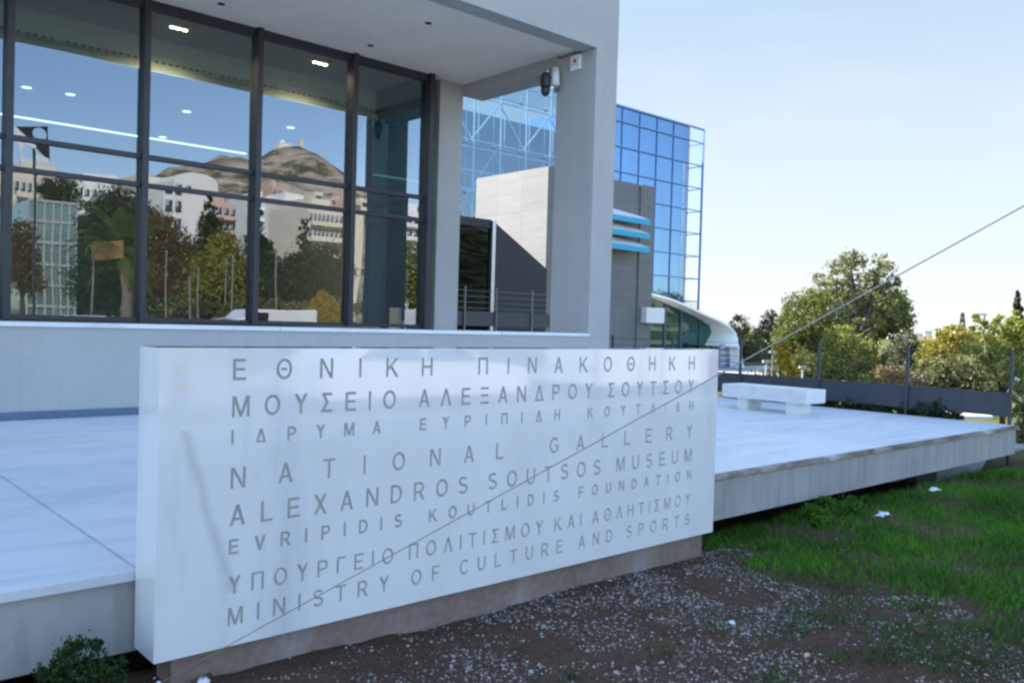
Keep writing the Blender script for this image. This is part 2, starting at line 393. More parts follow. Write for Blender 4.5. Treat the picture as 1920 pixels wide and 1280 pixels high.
# ------------------------------------------------------------------ ground
GPOLY = [(5.6,5.2),(5.55,3.70),(5.42,3.35),(5.02,2.88),(5.10,2.43),(5.55,2.10),(4.85,1.50),(4.6,.9),(14,.5),(18,4),(13.2,4.6),(12.5,3.6),(10.3,3.75),(7.4,3.85)]
def vnoise(x, y, s, seed):
    r = np.random.default_rng(seed).random((64, 64)); X = np.asarray(x)/s; Y = np.asarray(y)/s
    xi = np.floor(X).astype(int); yi = np.floor(Y).astype(int); fx = X-xi; fy = Y-yi
    fx = fx*fx*(3-2*fx); fy = fy*fy*(3-2*fy)
    g = lambda a, b: r[a % 64, b % 64]
    return (g(xi,yi)*(1-fx)+g(xi+1,yi)*fx)*(1-fy)+(g(xi,yi+1)*(1-fx)+g(xi+1,yi+1)*fx)*fy
def sstep(a, b, x): t = np.clip((np.asarray(x)-a)/(b-a), 0, 1); return t*t*(3-2*t)
def gz(x, y):
    x = np.asarray(x, float); y = np.asarray(y, float)
    near = sstep(-4, -1, x)*(1-sstep(16, 22, x))*sstep(-4, -1, y)*(1-sstep(9, 12, y))
    h = near*((vnoise(x, y, .9, 1)-.5)*.06 + (vnoise(x, y, .22, 2)-.5)*.03 + (vnoise(x, y, .11, 3)-.5)*.014)
    under = sstep(3.86, 4.25, y)*(1-sstep(12.2, 12.8, x))*(1-sstep(20, 26, y))*sstep(-16, -14, x)
    h = h - .30*under
    h = h - .35*sstep(12.6, 16, x)*sstep(4.0, 7.0, y)
    h = h + .012*(1-np.abs(sstep(3.2, 3.56, y)-.5)*2)*near
    return h
def make_ground():
    g = np.geomspace(.15, 4200, 60)
    xs = np.concatenate([-3-g[::-1], np.linspace(-3, 16, 210), 16+g]); ys = np.concatenate([-2-g[::-1], np.linspace(-2, 9, 150), 9+g])
    X, Y = np.meshgrid(xs, ys); Z = gz(X, Y); n, mm = X.shape
    idx = np.arange(n*mm).reshape(n, mm)
    fs = np.stack([idx[:-1,:-1], idx[:-1,1:], idx[1:,1:], idx[1:,:-1]], -1).reshape(-1, 4)
    np_mesh('ground', np.stack([X, Y, Z], -1).reshape(-1, 3), fs, MT['ground'], smooth=True, kind='structure')
make_ground()
def inpoly(x, y, poly):
    x = np.asarray(x); y = np.asarray(y); c = np.zeros(x.shape, bool); n = len(poly)
    for i in range(n):
        x0, y0 = poly[i]; x1, y1 = poly[(i+1) % n]
        t = ((y0 > y) != (y1 > y)); xi = (x1-x0)*(y-y0)/((y1-y0) if y1 != y0 else 1e-9)+x0
        c ^= t & (x < xi)
    return c
def blades(x, y, hmin, hmax, wid, lean):
    n = len(x); z = gz(x, y); a = RNG.random(n)*6.283; h = hmin+(hmax-hmin)*RNG.random(n)**1.5
    ca, sa = np.cos(a), np.sin(a); l = lean*h*(.4+RNG.random(n)); b = RNG.random(n)*6.283
    lx, ly = np.cos(b)*l, np.sin(b)*l; wv = wid*(.6+.8*RNG.random(n))
    P = np.zeros((n, 5, 3))
    P[:,0] = np.stack([x-ca*wv, y-sa*wv, z-.01], -1); P[:,1] = np.stack([x+ca*wv, y+sa*wv, z-.01], -1)
    P[:,2] = np.stack([x+ca*wv*.7+lx*.35, y+sa*wv*.7+ly*.35, z+h*.6], -1); P[:,3] = np.stack([x-ca*wv*.7+lx*.35, y-sa*wv*.7+ly*.35, z+h*.6], -1)
    P[:,4] = np.stack([x+lx, y+ly, z+h*(1-.25*lean)], -1)
    i = np.arange(n)*5
    F = np.concatenate([np.stack([i, i+1, i+2], -1), np.stack([i, i+2, i+3], -1), np.stack([i+3, i+2, i+4], -1)])
    return P.reshape(-1, 3), F
def make_grass():
    n = 210000; x = 4.4+RNG.random(n)**1.3*10.5; y = .6+RNG.random(n)*4.2
    edge = vnoise(x, y, .35, 7)*.6+vnoise(x, y, .12, 8)*.4
    keep = inpoly(x+(edge-.5)*.9+RNG.normal(0, .09, n), y+(vnoise(x, y, .3, 9)-.5)*.7+RNG.normal(0, .06, n), GPOLY)
    den = -.08+1.5*vnoise(x, y, .45, 11)*(.4+vnoise(x, y, .17, 12)); thin = sstep(4.6, 6.3, x+.4*(y-2.4))
    keep &= RNG.random(n) < den*(.28+.72*thin)
    keep &= (y < 3.95)
    x, y = x[keep], y[keep]
    V, Fc = blades(x, y, .03, .10, .0028, .8)
    np_mesh('grass', V, Fc, MT['grass_blade'], kind='stuff')
    # thin tufts over the gravel
    cx = []; cy = []
    for qx, qy, nn, s in ((1500,1145,240,.10),(1490,1175,180,.09),(1560,1155,160,.10),(1420,1075,200,.12),(1380,1040,160,.10),(1700,1190,300,.14),(1760,1210,360,.16),(1850,1200,380,.16),(1880,1250,420,.16),(1800,1255,300,.14),(1720,1240,260,.13),(1660,1235,200,.10),(1560,1240,120,.09),(1450,1265,140,.08),(1330,1180,50,.08),(1075,1270,50,.04),(1240,1225,60,.08),(1380,1160,70,.10),(1480,1070,260,.14),(1560,1090,220,.12),(1350,1010,80,.10),(1620,1165,120,.10),(1730,1140,160,.10),(980,1225,20,.08),(1190,1150,40,.08),(1440,1210,60,.10)):
        p = onZ(qx, qy, 0); cx.append(p[0]+RNG.normal(0, s, nn)); cy.append(p[1]+RNG.normal(0, s*.8, nn))
    V, Fc = blades(np.concatenate(cx), np.concatenate(cy), .015, .055, .0026, .9)
    np_mesh('grass_tufts', V, Fc, MT['grass_dry'], kind='stuff')
make_grass()
def make_pebbles():
    n = 78000; x = .6+RNG.random(n)*7.4; y = .9+RNG.random(n)*2.85
    d = .42*vnoise(x, y, .45, 21)+.58*vnoise(x, y, .16, 22)
    g = inpoly(x, y, GPOLY)
    keep = (RNG.random(n) < np.clip((d-.30)*2.3, .03, 1)) & (RNG.random(n) > g*.93)
    keep &= ~((y > 3.25) & (x < 3.0) & (RNG.random(n) < .75))
    x, y = x[keep], y[keep]; n = len(x)
    r = .0048+.0068*RNG.random(n)**2.2; big = RNG.random(n) < .012; r[big] *= 2.0
    base = np.array([(1,0,0),(-1,0,0),(0,1,0),(0,-1,0),(0,0,1),(0,0,-1)], float)
    s = .6+.7*RNG.random((n,1,3)); s[:,:,2] *= .75
    P = base[None]*s*r[:,None,None] + RNG.normal(0, .12, (n,6,3))*r[:,None,None]
    a = RNG.random(n)*6.283; c, sn = np.cos(a)[:,None], np.sin(a)[:,None]
    X = P[:,:,0]*c-P[:,:,1]*sn; Y = P[:,:,0]*sn+P[:,:,1]*c
    P = np.stack([X+x[:,None], Y+y[:,None], P[:,:,2]+(gz(x, y)+r*.25)[:,None]], -1)
    tri = np.array([(0,2,4),(2,1,4),(1,3,4),(3,0,4),(2,0,5),(1,2,5),(3,1,5),(0,3,5)])
    F = (np.arange(n)[:,None,None]*6+tri[None]).reshape(-1, 3)
    np_mesh('gravel', P.reshape(-1, 3), F, MT['pebble'], smooth=True, kind='stuff')
make_pebbles()
def make_litter():
    # soil clods and small dry leaves lying on the bare ground
    n = 1500; x = .6+RNG.random(n)*6.5; y = .9+RNG.random(n)*2.7; keep = ~inpoly(x, y, GPOLY) | (RNG.random(n) < .1); x, y = x[keep], y[keep]; n = len(x)
    r = .006+.016*RNG.random(n)**2.5
    base = np.array([(1,0,0),(-1,0,0),(0,1,0),(0,-1,0),(0,0,1),(0,0,-1),(.7,.7,.4),(-.7,.6,.4)], float)[:6]
    P = base[None]*r[:,None,None]*(.6+.8*RNG.random((n,6,1)))*np.array([1,1,.6]); P = P + np.stack([x, y, gz(x, y)+r*.15], -1)[:,None,:]
    tri = np.array([(0,2,4),(2,1,4),(1,3,4),(3,0,4),(2,0,5),(1,2,5),(3,1,5),(0,3,5)])
    np_mesh('soil_clods', P.reshape(-1, 3), (np.arange(n)[:,None,None]*6+tri[None]).reshape(-1, 3), MT['ground'], kind='stuff')
    n = 260; x = .8+RNG.random(n)*8.5; y = 1.0+RNG.random(n)*2.6; a = RNG.random(n)*6.283; s_ = .010+.018*RNG.random(n); z = gz(x, y)+.012+.012*RNG.random(n)
    u = np.stack([np.cos(a), np.sin(a), RNG.normal(0, .35, n)], -1)*s_[:,None]; v = np.stack([-np.sin(a), np.cos(a), RNG.normal(0, .35, n)], -1)*s_[:,None]*.5; c = np.stack([x, y, z], -1)
    Q = np.stack([c-u, c+v, c+u, c-v], 1).reshape(-1, 3)
    np_mesh('fallen_leaves', Q, np.arange(n*4).reshape(-1, 4), MT['leaf_autumn'], kind='stuff')
make_litter()
def struct(o): o['kind'] = 'structure'; return o

# ------------------------------------------------------------------ terrace
ZT = .495
t = struct(MB().box(-14, 12.08, 3.83, 9.75, .135, ZT-.046).build('terrace', MT['slab_concrete'], bevel=.006))
pv = MB().box(-14, 12.10, 3.86, 9.72, ZT-.046, ZT).build('paving', MT['paving_marble'], t)
MB().box(-14, 4.2, 3.80, 3.86, ZT-.044, ZT+.0005).build('nosing', MT['paving_marble'], t, bevel=.004)
n2 = MB().box(4.2, 12.12, 3.805, 3.86, ZT-.040, ZT+.0005).build('nosing', MT['stained_nosing'], t, bevel=.006)
n2['label'] = 'brown stained nosing along the marble edge'
for xx in (2.0, 7.6, 11.2): MB().box(xx, xx+.35, 5.0, 9.5, -.4, .135).build('support', MT['slab_concrete'], t)
struct(MB().box(11.0, 16.5, 4.35, 4.6, -.3, .02).build('kerb', MT['pavement'], bevel=.01))

# ------------------------------------------------------------------ museum building
YF, YG, XR = 9.75, 13.25, 10.92
mus = thing('museum_building', 'grey rendered museum building with a recessed glazed gallery front above the terrace', 'building', (0, YF, 0))
fw = MB().box(-14, XR, YF, YF+.42, 0, 1.44).build('low_wall', MT['plaster'], mus)
MB().box(-14, 10.40, YF-.03, YF+.45, 1.44, 1.488).build('coping', MT['paving_marble'], fw, bevel=.006)
MB().box(-14, XR, YF-.014, YF, ZT, ZT+.082).build('skirting', MT['skirting_stone'], fw)
p = MB().box(10.40, XR, YF, 10.67, 1.44, 6.19).build('pillar', MT['plaster'], mus, bevel=.008); p['label'] = 'front corner pillar carrying the camera'
MB().box(9.86, 10.42, 13.30, 13.95, 0, 6.25).build('pillar', MT['plaster'], mus, bevel=.008)['label'] = 'rear pillar beside the glazing'
MB().box(-14, XR, YF, YF+.34, 6.19, 11.5).build('fascia', MT['plaster'], mus)
MB().box(10.40, XR, 10.67, 13.30, 6.03, 6.25).build('beam', MT['plaster'], mus, bevel=.006)
MB().box(10.62, XR, 10.09, 24.2, 6.25, 11.5).build('side_wall', MT['plaster'], mus)
MB().box(-14, 10.62, 23.9, 24.2, 6.3, 11.5).build('rear_wall', MT['plaster'], mus)
MB().box(-14, XR, YF, 24.2, 11.5, 11.8).build('roof', MT['plaster'], mus)
sf = MB().box(-14, 10.62, 10.09, YG+.2, 6.25, 6.40).build('soffit', MT['soffit_paint'], mus)
for q in ((415, 7), (695, 85), (803, 43)):
    P = onZ(*q, 6.25); d = MB(); d.disc((P[0], P[1], 6.243), (0, 0, 1), .075, .02); o = d.build('downlight', MT['white_plastic'], sf)
    d = MB(); d.disc((P[0], P[1], 6.238), (0, 0, 1), .055, .008); d.build('downlight_lens', MT['vent_black'], sf)
MB().box(-14, 10.40, 10.17, YG, 1.25, 1.44).build('loggia_floor', MT['paving_marble'], mus)
MB().box(-14, 10.42, YG, 24.0, 1.25, 1.44).build('gallery_floor', MT['interior_floor'], mus)
MB().box(9.38, 9.46, 15.35, 23.4, 1.44, 6.25).build('side_panel', MT['interior_wall'], mus)
MB().box(-14, -13.8, 10.17, 24.0, 1.44, 6.25).build('end_wall', MT['interior_wall'], mus)
MB().box(-13.8, 10.2, 23.4, 23.9, 1.44, 6.3).build('back_wall', MT['interior_wall'], mus)
ic = MB().box(-13.8, 9.5, YG+.2, 15.0, 6.25, 6.38).build('gallery_ceiling', MT['interior_ceiling'], mus)
lc = MB().box(-13.8, 9.5, 15.2, 23.4, 5.70, 5.85).build('lower_ceiling', MT['interior_ceiling'], mus)
bh = MB().box(-13.8, 9.5, 15.0, 15.2, 5.70, 6.38).build('bulkhead', MT['interior_bulkhead'], mus)
vb = MB()
for k_ in range(-24, 72):
    if k_ % 11 == 10: continue
    vb.disc((2.5+k_*.115, 15.0, 5.875), (0, -1, 0), .026, .004, 8)
vb.box(-.3, 9.4, 14.998, 15.0, 5.871, 5.879)
vb.build('vent_grille', MT['vent_black'], bh)
for q, mt in (((335, 55), 'lamp_warm'), ((600, 120), 'lamp_warm')):
    P = onZ(*q, 6.24); d = MB()
    for s in (-.10, 0, .10): d.disc((P[0]+s, P[1], 6.236), (0, 0, 1), .04, .012, 12)
    lo = d.build('ceiling_lamp', MT[mt], ic)
    ll = bpy.data.lights.new('lamp_light', 'SPOT'); ll.energy = 90; ll.color = (1, .84, .62); ll.spot_size = rad(150); ll.spot_blend = .8; ll.shadow_soft_size = .08
    lp = bpy.data.objects.new('lamp_light', ll); COL.objects.link(lp); lp.location = (P[0], P[1], 6.2)
for q in ((50, 165), (132, 178), (350, 210), (305, 258), (545, 240), (-60, 150)):
    P = onZ(*q, 5.69); d = MB(); d.disc((P[0], P[1], 5.688), (0, 0, 1), .085, .01, 14); d.build('ceiling_lamp', MT['lamp_white'], lc)
MB().box(-2, 9.3, 20.6, 20.66, 5.672, 5.699).build('strip_lamp', MT['lamp_white'], lc)
WA, WB = onY(676, 480, 15.6), onY(716, 480, 15.6)
MB().box(WA[0], WB[0], 15.6, 15.8, 1.44, 4.3).build('wood_panel', MT['brown_wood'], mus)
# glazing: one window per bay, its panes are sub-parts
mx_ = [-9.86, -8.06, -6.28, -4.50, -2.72, -.94, .83, 2.60, 4.37, 6.13, 7.90, 9.54]
def frame_bar(b, x0, x1, z0, z1, d0=.09, d1=.09): b.box(x0, x1, YG-d0, YG+d1, z0, z1)
ZG0, ZG1, TZ = 1.488, 6.25, (3.515, 3.935)
for i in range(len(mx_)-1):
    a, b_ = mx_[i], mx_[i+1]; fb = MB()
    frame_bar(fb, a-.045, a+.045, ZG0, ZG1, .14, .10)
    if i == len(mx_)-2: frame_bar(fb, b_-.05, b_+.05, ZG0, ZG1, .15, .10)
    l, r = a+.045, b_-(.05 if i == len(mx_)-2 else .045)
    frame_bar(fb, l, r, ZG1-.13, ZG1, .06, .06); frame_bar(fb, l, r, ZG0, ZG0+.06, .06, .06)
    for z in TZ: frame_bar(fb, l, r, z-.035, z+.035, .05, .05)
    wn = fb.build('window', MT['dark_frame'], mus)
    for z0, z1 in ((ZG0+.06, TZ[0]-.035), (TZ[0]+.035, TZ[1]-.035), (TZ[1]+.035, ZG1-.13)):
        pb = MB(); tw = random.uniform(-.003, .003)
        pb.add([(l, YG-tw, z0), (r, YG+tw, z0), (r, YG+tw, z1), (l, YG-tw, z1)], [(0, 1, 2, 3)])
        pb.build('pane', MT['window_glass'], wn)
# glazed return at the end of the gallery
fb = MB()
for y in (15.3,): fb.box(9.48, 9.60, y-.05, y+.05, ZG0, ZG1)
for z0, z1 in ((ZG0, ZG0+.06), (TZ[0]-.035, TZ[0]+.035), (TZ[1]-.035, TZ[1]+.035), (ZG1-.13, ZG1)): fb.box(9.50, 9.58, YG+.1, 15.35, z0, z1)
wn = fb.build('side_window', MT['dark_frame'], mus)
for y0, y1 in ((13.35, 15.25),):
    pb = MB(); pb.add([(9.54, y0, ZG0+.06), (9.54, y1, ZG0+.06), (9.54, y1, ZG1-.13), (9.54, y0, ZG1-.13)], [(0, 1, 2, 3)]); pb.build('pane', MT['canopy_glass'], wn)

# security camera and call box on the pillar
P = onX(1045, 160, 10.40)
sc_ = thing('security_camera', 'black and silver dome security camera on the front pillar under the soffit', 'security camera', (10.40, float(P[1]), 5.72))
y0 = float(P[1])
b = MB(); b.box(10.372, 10.40, y0-.06, y0+.06, 5.62, 5.98); b.build('wall_plate', MT['steel'], sc_, bevel=.004)
b = MB(); b.tube([(10.38, y0, 5.90), (10.28, y0, 5.97), (10.17, y0, 5.96), (10.13, y0, 5.89)], .035, 10); b.build('arm', MT['steel'], sc_, smooth=True)
b = MB(); b.tube([(10.25, y0-.10, 5.98), (10.21, y0-.15, 5.68)], [.065, .075], 14); b.build('junction_box', MT['white_steel'], sc_, smooth=True)
b = MB(); b.tube([(10.12, y0, 5.90), (10.12, y0, 5.84), (10.12, y0, 5.66)], [.05, .09, .095], 18); b.build('housing', MT['black_plastic'], sc_)
b = MB(); b.ball((10.12, y0, 5.60), .078, 16, 10, sc=(1, 1, 1.35)); b.build('dome', MT['black_plastic'], sc_, smooth=True)
cb_ = thing('alarm_box', 'small white alarm box with a red dot near the top of the front pillar', 'alarm box', (10.40, 10.19, 6.03))
b = MB(); b.box(10.34, 10.40, 10.085, 10.30, 5.90, 6.155); b.build('case', MT['white_plastic'], cb_, bevel=.012)
b = MB(); b.disc((10.34, 10.19, 6.05), (-1, 0, 0), .035, .008, 14); b.build('beacon', MT['red_paint'], cb_)
b = MB(); b.box(10.336, 10.34, 10.11, 10.275, 5.985, 5.995); b.build('seam', MT['post_grey'], cb_)

# objects inside the gallery
ib = thing('gallery_bench', 'white L shaped bench just inside the glazing near its end', 'bench', (8.9, 13.9, 1.44))
A = onY(745, 600, 13.9); B = onY(782, 608, 13.9)
MB().box(A[0]-.05, A[0]+.02, 13.8, 14.1, 1.44, 1.86).build('upright', MT['white_panel'], ib); MB().box(A[0]+.02, B[0], 13.8, 14.1, 1.52, 1.62).build('seat', MT['white_panel'], ib)

# ------------------------------------------------------------------ marble sign
SX0, SX1, SYF, SYB, SZ0, SZ1 = 1.255, 5.147, 3.556, 3.795, .165, 1.464
sign = thing('marble_sign', 'white marble block engraved with eight lines of Greek and English lettering on a brown plinth', 'sign', (SX0, SYF, 0))
MB().box(SX0+.09, SX1-.06, SYF+.05, SYB-.02, -.15, SZ0).build('plinth', MT['plinth_concrete'], sign, bevel=.004)
GLY = {}
W0 = .135
def arc(cx, cy, rx, ry, a0, a1, n=22):
    return [(cx+rx*math.cos(rad(a0+(a1-a0)*i/n)), cy+ry*math.sin(rad(a0+(a1-a0)*i/n))) for i in range(n+1)]
def strip(pts, w=W0, closed=False, raw=None):
    """a pen stroke: the two sides of a polyline"""
    n = len(pts); L, R_ = [], []
    for i, p in enumerate(pts):
        a = pts[(i-1) % n] if (closed or i) else p; c = pts[(i+1) % n] if (closed or i < n-1) else p
        d = np.array(c)-np.array(a); d = d/np.linalg.norm(d); nn = np.array([-d[1], d[0]])*w/2
        L.append(tuple(np.array(p)+nn)); R_.append(tuple(np.array(p)-nn))
    return ('strip', L, R_, closed, pts, w)
def fatten(pc, d):
    if pc[0] == 'strip': return strip(pc[4], pc[5]+2*d, pc[3])
    p = [np.array(q) for q in pc[1]]; n = len(p)
    if sum(p[i][0]*p[(i+1) % n][1]-p[(i+1) % n][0]*p[i][1] for i in range(n)) < 0: p = p[::-1]
    out_ = []
    for i in range(n):
        a, b_, c = p[i-1], p[i], p[(i+1) % n]; u = (b_-a)/np.linalg.norm(b_-a); v = (c-b_)/np.linalg.norm(c-b_)
        n1 = np.array([u[1], -u[0]]); n2 = np.array([v[1], -v[0]]); m_ = (n1+n2)/max(.45, 1+float(n1@n2)); out_.append(tuple(b_+m_*d))
    return ('poly', out_)
def P_(*p): return ('poly', list(p))
def B_(x0, x1, y0, y1): return P_((x0, y0), (x1, y0), (x1, y1), (x0, y1))
def flip(pc, w): return ('poly', [(w-x, y) for x, y in pc[1]][::-1])
LEG = P_((0, 0), (.15, 0), (.455, 1), (.305, 1))
STEM = B_(0, W0, 0, 1)
GL = {
 'Α': [LEG, flip(LEG, .76), P_((.15, .26), (.61, .26), (.57, .38), (.19, .38))], 'Λ': [LEG, flip(LEG, .76)],
 'V': [('poly', [(x, 1-y) for x, y in LEG[1]]), ('poly', [(.76-x, 1-y) for x, y in LEG[1]])],
 'Δ': [LEG, flip(LEG, .76), P_((.02, 0), (.74, 0), (.70, .125), (.06, .125))],
 'Ε': [STEM, B_(.1, .63, .875, 1), B_(.1, .59, .45, .57), B_(.1, .65, 0, .125)], 'F': [STEM, B_(.1, .62, .875, 1), B_(.1, .56, .43, .55)],
 'Γ': [STEM, B_(.1, .60, .875, 1)], 'Π': [STEM, B_(.60, .60+W0, 0, 1), B_(.1, .65, .875, 1)], 'Η': [STEM, B_(.60, .60+W0, 0, 1), B_(.1, .65, .45, .57)],
 'Ι': [STEM], 'Τ': [B_(0, .70, .875, 1), B_(.2825, .4175, 0, .93)], 'L': [STEM, B_(.1, .60, 0, .125)],
 'Ν': [STEM, B_(.61, .61+W0, 0, 1), P_((.01, 1), (.155, 1), (.735, 0), (.59, 0))],
 'Μ': [B_(0, .13, 0, 1), B_(.75, .88, 0, 1), P_((.01, 1), (.19, 1), (.515, 0), (.375, 0)), P_((.87, 1), (.69, 1), (.365, 0), (.505, 0))],
 'Κ': [STEM, P_((.1, .28), (.1, .46), (.58, 1), (.76, 1)), P_((.25, .50), (.35, .61), (.79, 0), (.61, 0))],
 'Χ': [P_((0, 0), (.17, 0), (.72, 1), (.55, 1)), P_((.72, 0), (.55, 0), (0, 1), (.17, 1))],
 'Υ': [P_((0, 1), (.165, 1), (.43, .54), (.29, .42)), P_((.72, 1), (.555, 1), (.29, .54), (.43, .42)), B_(.2925, .4275, 0, .48)],
 'Σ': [B_(.04, .64, .875, 1), B_(0, .66, 0, .125), P_((.03, 1), (.20, 1), (.44, .5), (.27, .49)), P_((.27, .51), (.44, .5), (.18, 0), (.0, 0))],
 'Ξ': [B_(.01, .63, .875, 1), B_(.06, .58, .45, .57), B_(0, .64, 0, .125)],
 'Ο': [strip(arc(.41, .5, .345, .445, 0, 360-12, 29), closed=True)], 'Θ': [strip(arc(.41, .5, .345, .445, 0, 360-12, 29), closed=True), B_(.25, .57, .44, .56)],
 'C': [strip(arc(.41, .5, .345, .445, 42, 318))], 'G': [strip(arc(.41, .5, .345, .445, 42, 322)), B_(.42, .76, .40, .52), B_(.64, .76, .14, .46)],
 'S': [strip(arc(.34, .735, .255, .205, 25, 262, 16)+arc(.34, .285, .275, .225, 82, -155, 16))],
 'D': [STEM, strip([(.05, .9375), (.30, .9375)]+arc(.30, .5, .36, .4375, 84, -84, 18)+[(.30, .0625), (.05, .0625)], .125)],
 'Ρ': [STEM, strip([(.05, .9375), (.38, .9375)]+arc(.38, .695, .235, .2425, 80, -80, 14)+[(.38, .4525), (.05, .4525)], .125)],
 'U': [strip([(.0675, 1), (.0675, .36)]+arc(.36, .36, .2925, .30, 186, 354, 18)+[(.6525, .36), (.6525, 1)])],
}
GL['R'] = GL['Ρ']+[P_((.33, .42), (.49, .44), (.73, 0), (.56, 0))]
LOOK = dict(zip('AEHIKMNOPTXY', 'ΑΕΗΙΚΜΝΟΡΤΧΥ'))
def glyph(ch):
    ch = LOOK.get(ch, ch)
    if ch in GLY: return GLY[ch]
    xs = [p[0] for pc in GL[ch] for q in pc[1:3] if isinstance(q, list) for p in q]
    GLY[ch] = (GL[ch], None, min(xs), max(xs)); return GLY[ch]
LINES = [('ΕΘΝΙΚΗ ΠΙΝΑΚΟΘΗΚΗ', 1.325, .092, 1.6), ('ΜΟΥΣΕΙΟ ΑΛΕΞΑΝΔΡΟΥ ΣΟΥΤΣΟΥ', 1.166, .090, 1.45), ('ΙΔΡΥΜΑ ΕΥΡΙΠΙΔΗ ΚΟΥΤΛΙΔΗ', 1.048, .060, 1.7), ('NATIONAL GALLERY', .855, .091, 1.75),
         ('ALEXANDROS SOUTSOS MUSEUM', .691, .092, 1.45), ('EVRIPIDIS KOUTLIDIS FOUNDATION', .568, .064, 1.7), ('ΥΠΟΥΡΓΕΙΟ ΠΟΛΙΤΙΣΜΟΥ ΚΑΙ ΑΘΛΗΤΙΣΜΟΥ', .392, .079, 1.4), ('MINISTRY OF CULTURE AND SPORTS', .256, .078, 1.5)]
LX0, LX1 = 1.567, 4.868
placed = []
for text, zb, h, wk in LINES:
    ws = [(glyph(c)[3]-glyph(c)[2])*h if c != ' ' else 0 for c in text]
    gaps = 0; n = len(text)
    for i in range(n-1):
        if text[i] != ' ' and text[i+1] != ' ': gaps += 1
        elif text[i] == ' ': gaps += wk+.55
    sp_ = (LX1-LX0-sum(ws))/gaps; x = LX0; row = []
    for i, c in enumerate(text):
        if c == ' ': x += sp_*(wk+.55); continue
        pcs, _n, x0, x1 = glyph(c)
        pcs = [fatten(q_, .026 if h < .07 else .006) for q_ in pcs]
        row.append((pcs, x-x0*h, zb, h))
        x += ws[i]
        if i+1 < n and text[i+1] != ' ': x += sp_
    placed.append(row)
DEEP = .007
cut = bmesh.new()
for row in placed:
    for pcs, ox, oz, h in row:
        for ip, pc in enumerate(pcs):
            jit = .0004*ip                                # keeps the ends of two strokes off one plane
            T = lambda q: (ox+q[0]*h, oz+q[1]*h)
            y0_, y1_ = SYF-.004-jit, SYF+DEEP+jit*.2
            if pc[0] == 'poly':
                v0 = [cut.verts.new((T(q)[0], y0_, T(q)[1])) for q in pc[1]]; v1 = [cut.verts.new((T(q)[0], y1_, T(q)[1])) for q in pc[1]]
                n_ = len(v0); cut.faces.new(v0[::-1]); cut.faces.new(v1)
                for i in range(n_): cut.faces.new((v0[i], v0[(i+1) % n_], v1[(i+1) % n_], v1[i]))
            else:
                _k, L, R_, closed = pc[:4]; n_ = len(L)
                g4 = [[cut.verts.new((T(q)[0], y_, T(q)[1])) for q in side] for side in (L, R_) for y_ in (y0_, y1_)]   # L0 L1 R0 R1
                for i in range(n_ if closed else n_-1):
                    j = (i+1) % n_
                    cut.faces.new((g4[0][i], g4[0][j], g4[1][j], g4[1][i])); cut.faces.new((g4[2][i], g4[3][i], g4[3][j], g4[2][j]))
                    cut.faces.new((g4[0][i], g4[2][i], g4[2][j], g4[0][j])); cut.faces.new((g4[1][i], g4[1][j], g4[3][j], g4[3][i]))
                if not closed:
                    for i in (0, n_-1): cut.faces.new((g4[0][i], g4[1][i], g4[3][i], g4[2][i]))
bmesh.ops.recalc_face_normals(cut, faces=cut.faces)
cme = bpy.data.meshes.new('cutter'); cut.to_mesh(cme); cut.free()
cob = bpy.data.objects.new('cutter', cme); COL.objects.link(cob)
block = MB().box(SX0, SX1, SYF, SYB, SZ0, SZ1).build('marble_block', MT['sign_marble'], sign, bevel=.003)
mo = block.modifiers.new('engrave', 'BOOLEAN'); mo.operation = 'DIFFERENCE'; mo.solver = 'EXACT'; mo.use_self = True; mo.object = cob
bpy.context.view_layer.update(); dg = bpy.context.evaluated_depsgraph_get()
bme = bpy.data.meshes.new_from_object(block.evaluated_get(dg)); block.modifiers.clear(); block.data = bme
bpy.data.objects.remove(cob)
# grey floor of the cut letters: one strip per line, seen only through the cuts
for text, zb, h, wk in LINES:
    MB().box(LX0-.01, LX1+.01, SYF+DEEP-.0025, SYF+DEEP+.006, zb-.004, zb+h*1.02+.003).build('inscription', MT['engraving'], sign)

# ------------------------------------------------------------------ bench on the terrace
bn = thing('stone_bench', 'white marble bench on two block legs on the terrace', 'bench', (10.78, 6.5, ZT))
MB().box(10.53, 11.02, 5.86, 7.20, .648, .835).build('seat', MT['bench_marble'], bn, bevel=.012)
for y in (6.03, 6.80): MB().box(10.58, 10.94, y, y+.17, ZT, .648).build('leg', MT['bench_marble'], bn, bevel=.004)

# ------------------------------------------------------------------ fences
FX = 12.2
fy = [3.95, 5.28, 6.62, 8.0, 9.4, 10.8, 12.2]
fc = thing('wire_fence', 'dark grey wire fence with a solid kick panel along the right edge of the terrace', 'fence', (FX, 6, ZT))
for y in fy: MB().box(FX-.018, FX+.018, y-.018, y+.018, -.2, 1.46).build('post', MT['fence_paint'], fc)
for i in range(len(fy)-1): MB().box(FX+.03, FX+.042, fy[i]+.004, fy[i+1]-.004, .585, .90).build('kick_panel', MT['fence_paint'], fc)
for z in (.98, 1.08, 1.18, 1.28, 1.40): MB().tube([(FX, fy[0], z), (FX, fy[-1], z)], .0032, 6).build('wire', MT['fence_paint'], fc)
deck = struct(MB().box(10.95, 14.7, 14.6, 17.6, 0, 1.42).build('walkway', MT['plaster']))
fr = thing('metal_railing', 'dark metal railing with steel posts seen between the two pillars', 'railing', (13, 15, 1.42))
px_ = [onY(x, 600, 15)[0] for x in (812, 871, 930, 997, 1060)]
for x in px_: MB().tube([(x, 15, 1.42), (x, 15, 2.43)], .022, 8).build('post', MT['post_dim'], fr)
for z in (1.95, 2.08, 2.21, 2.34): MB().tube([(px_[0], 15, z), (px_[-1], 15, z)], .006, 6).build('wire', MT['post_dim'], fr)
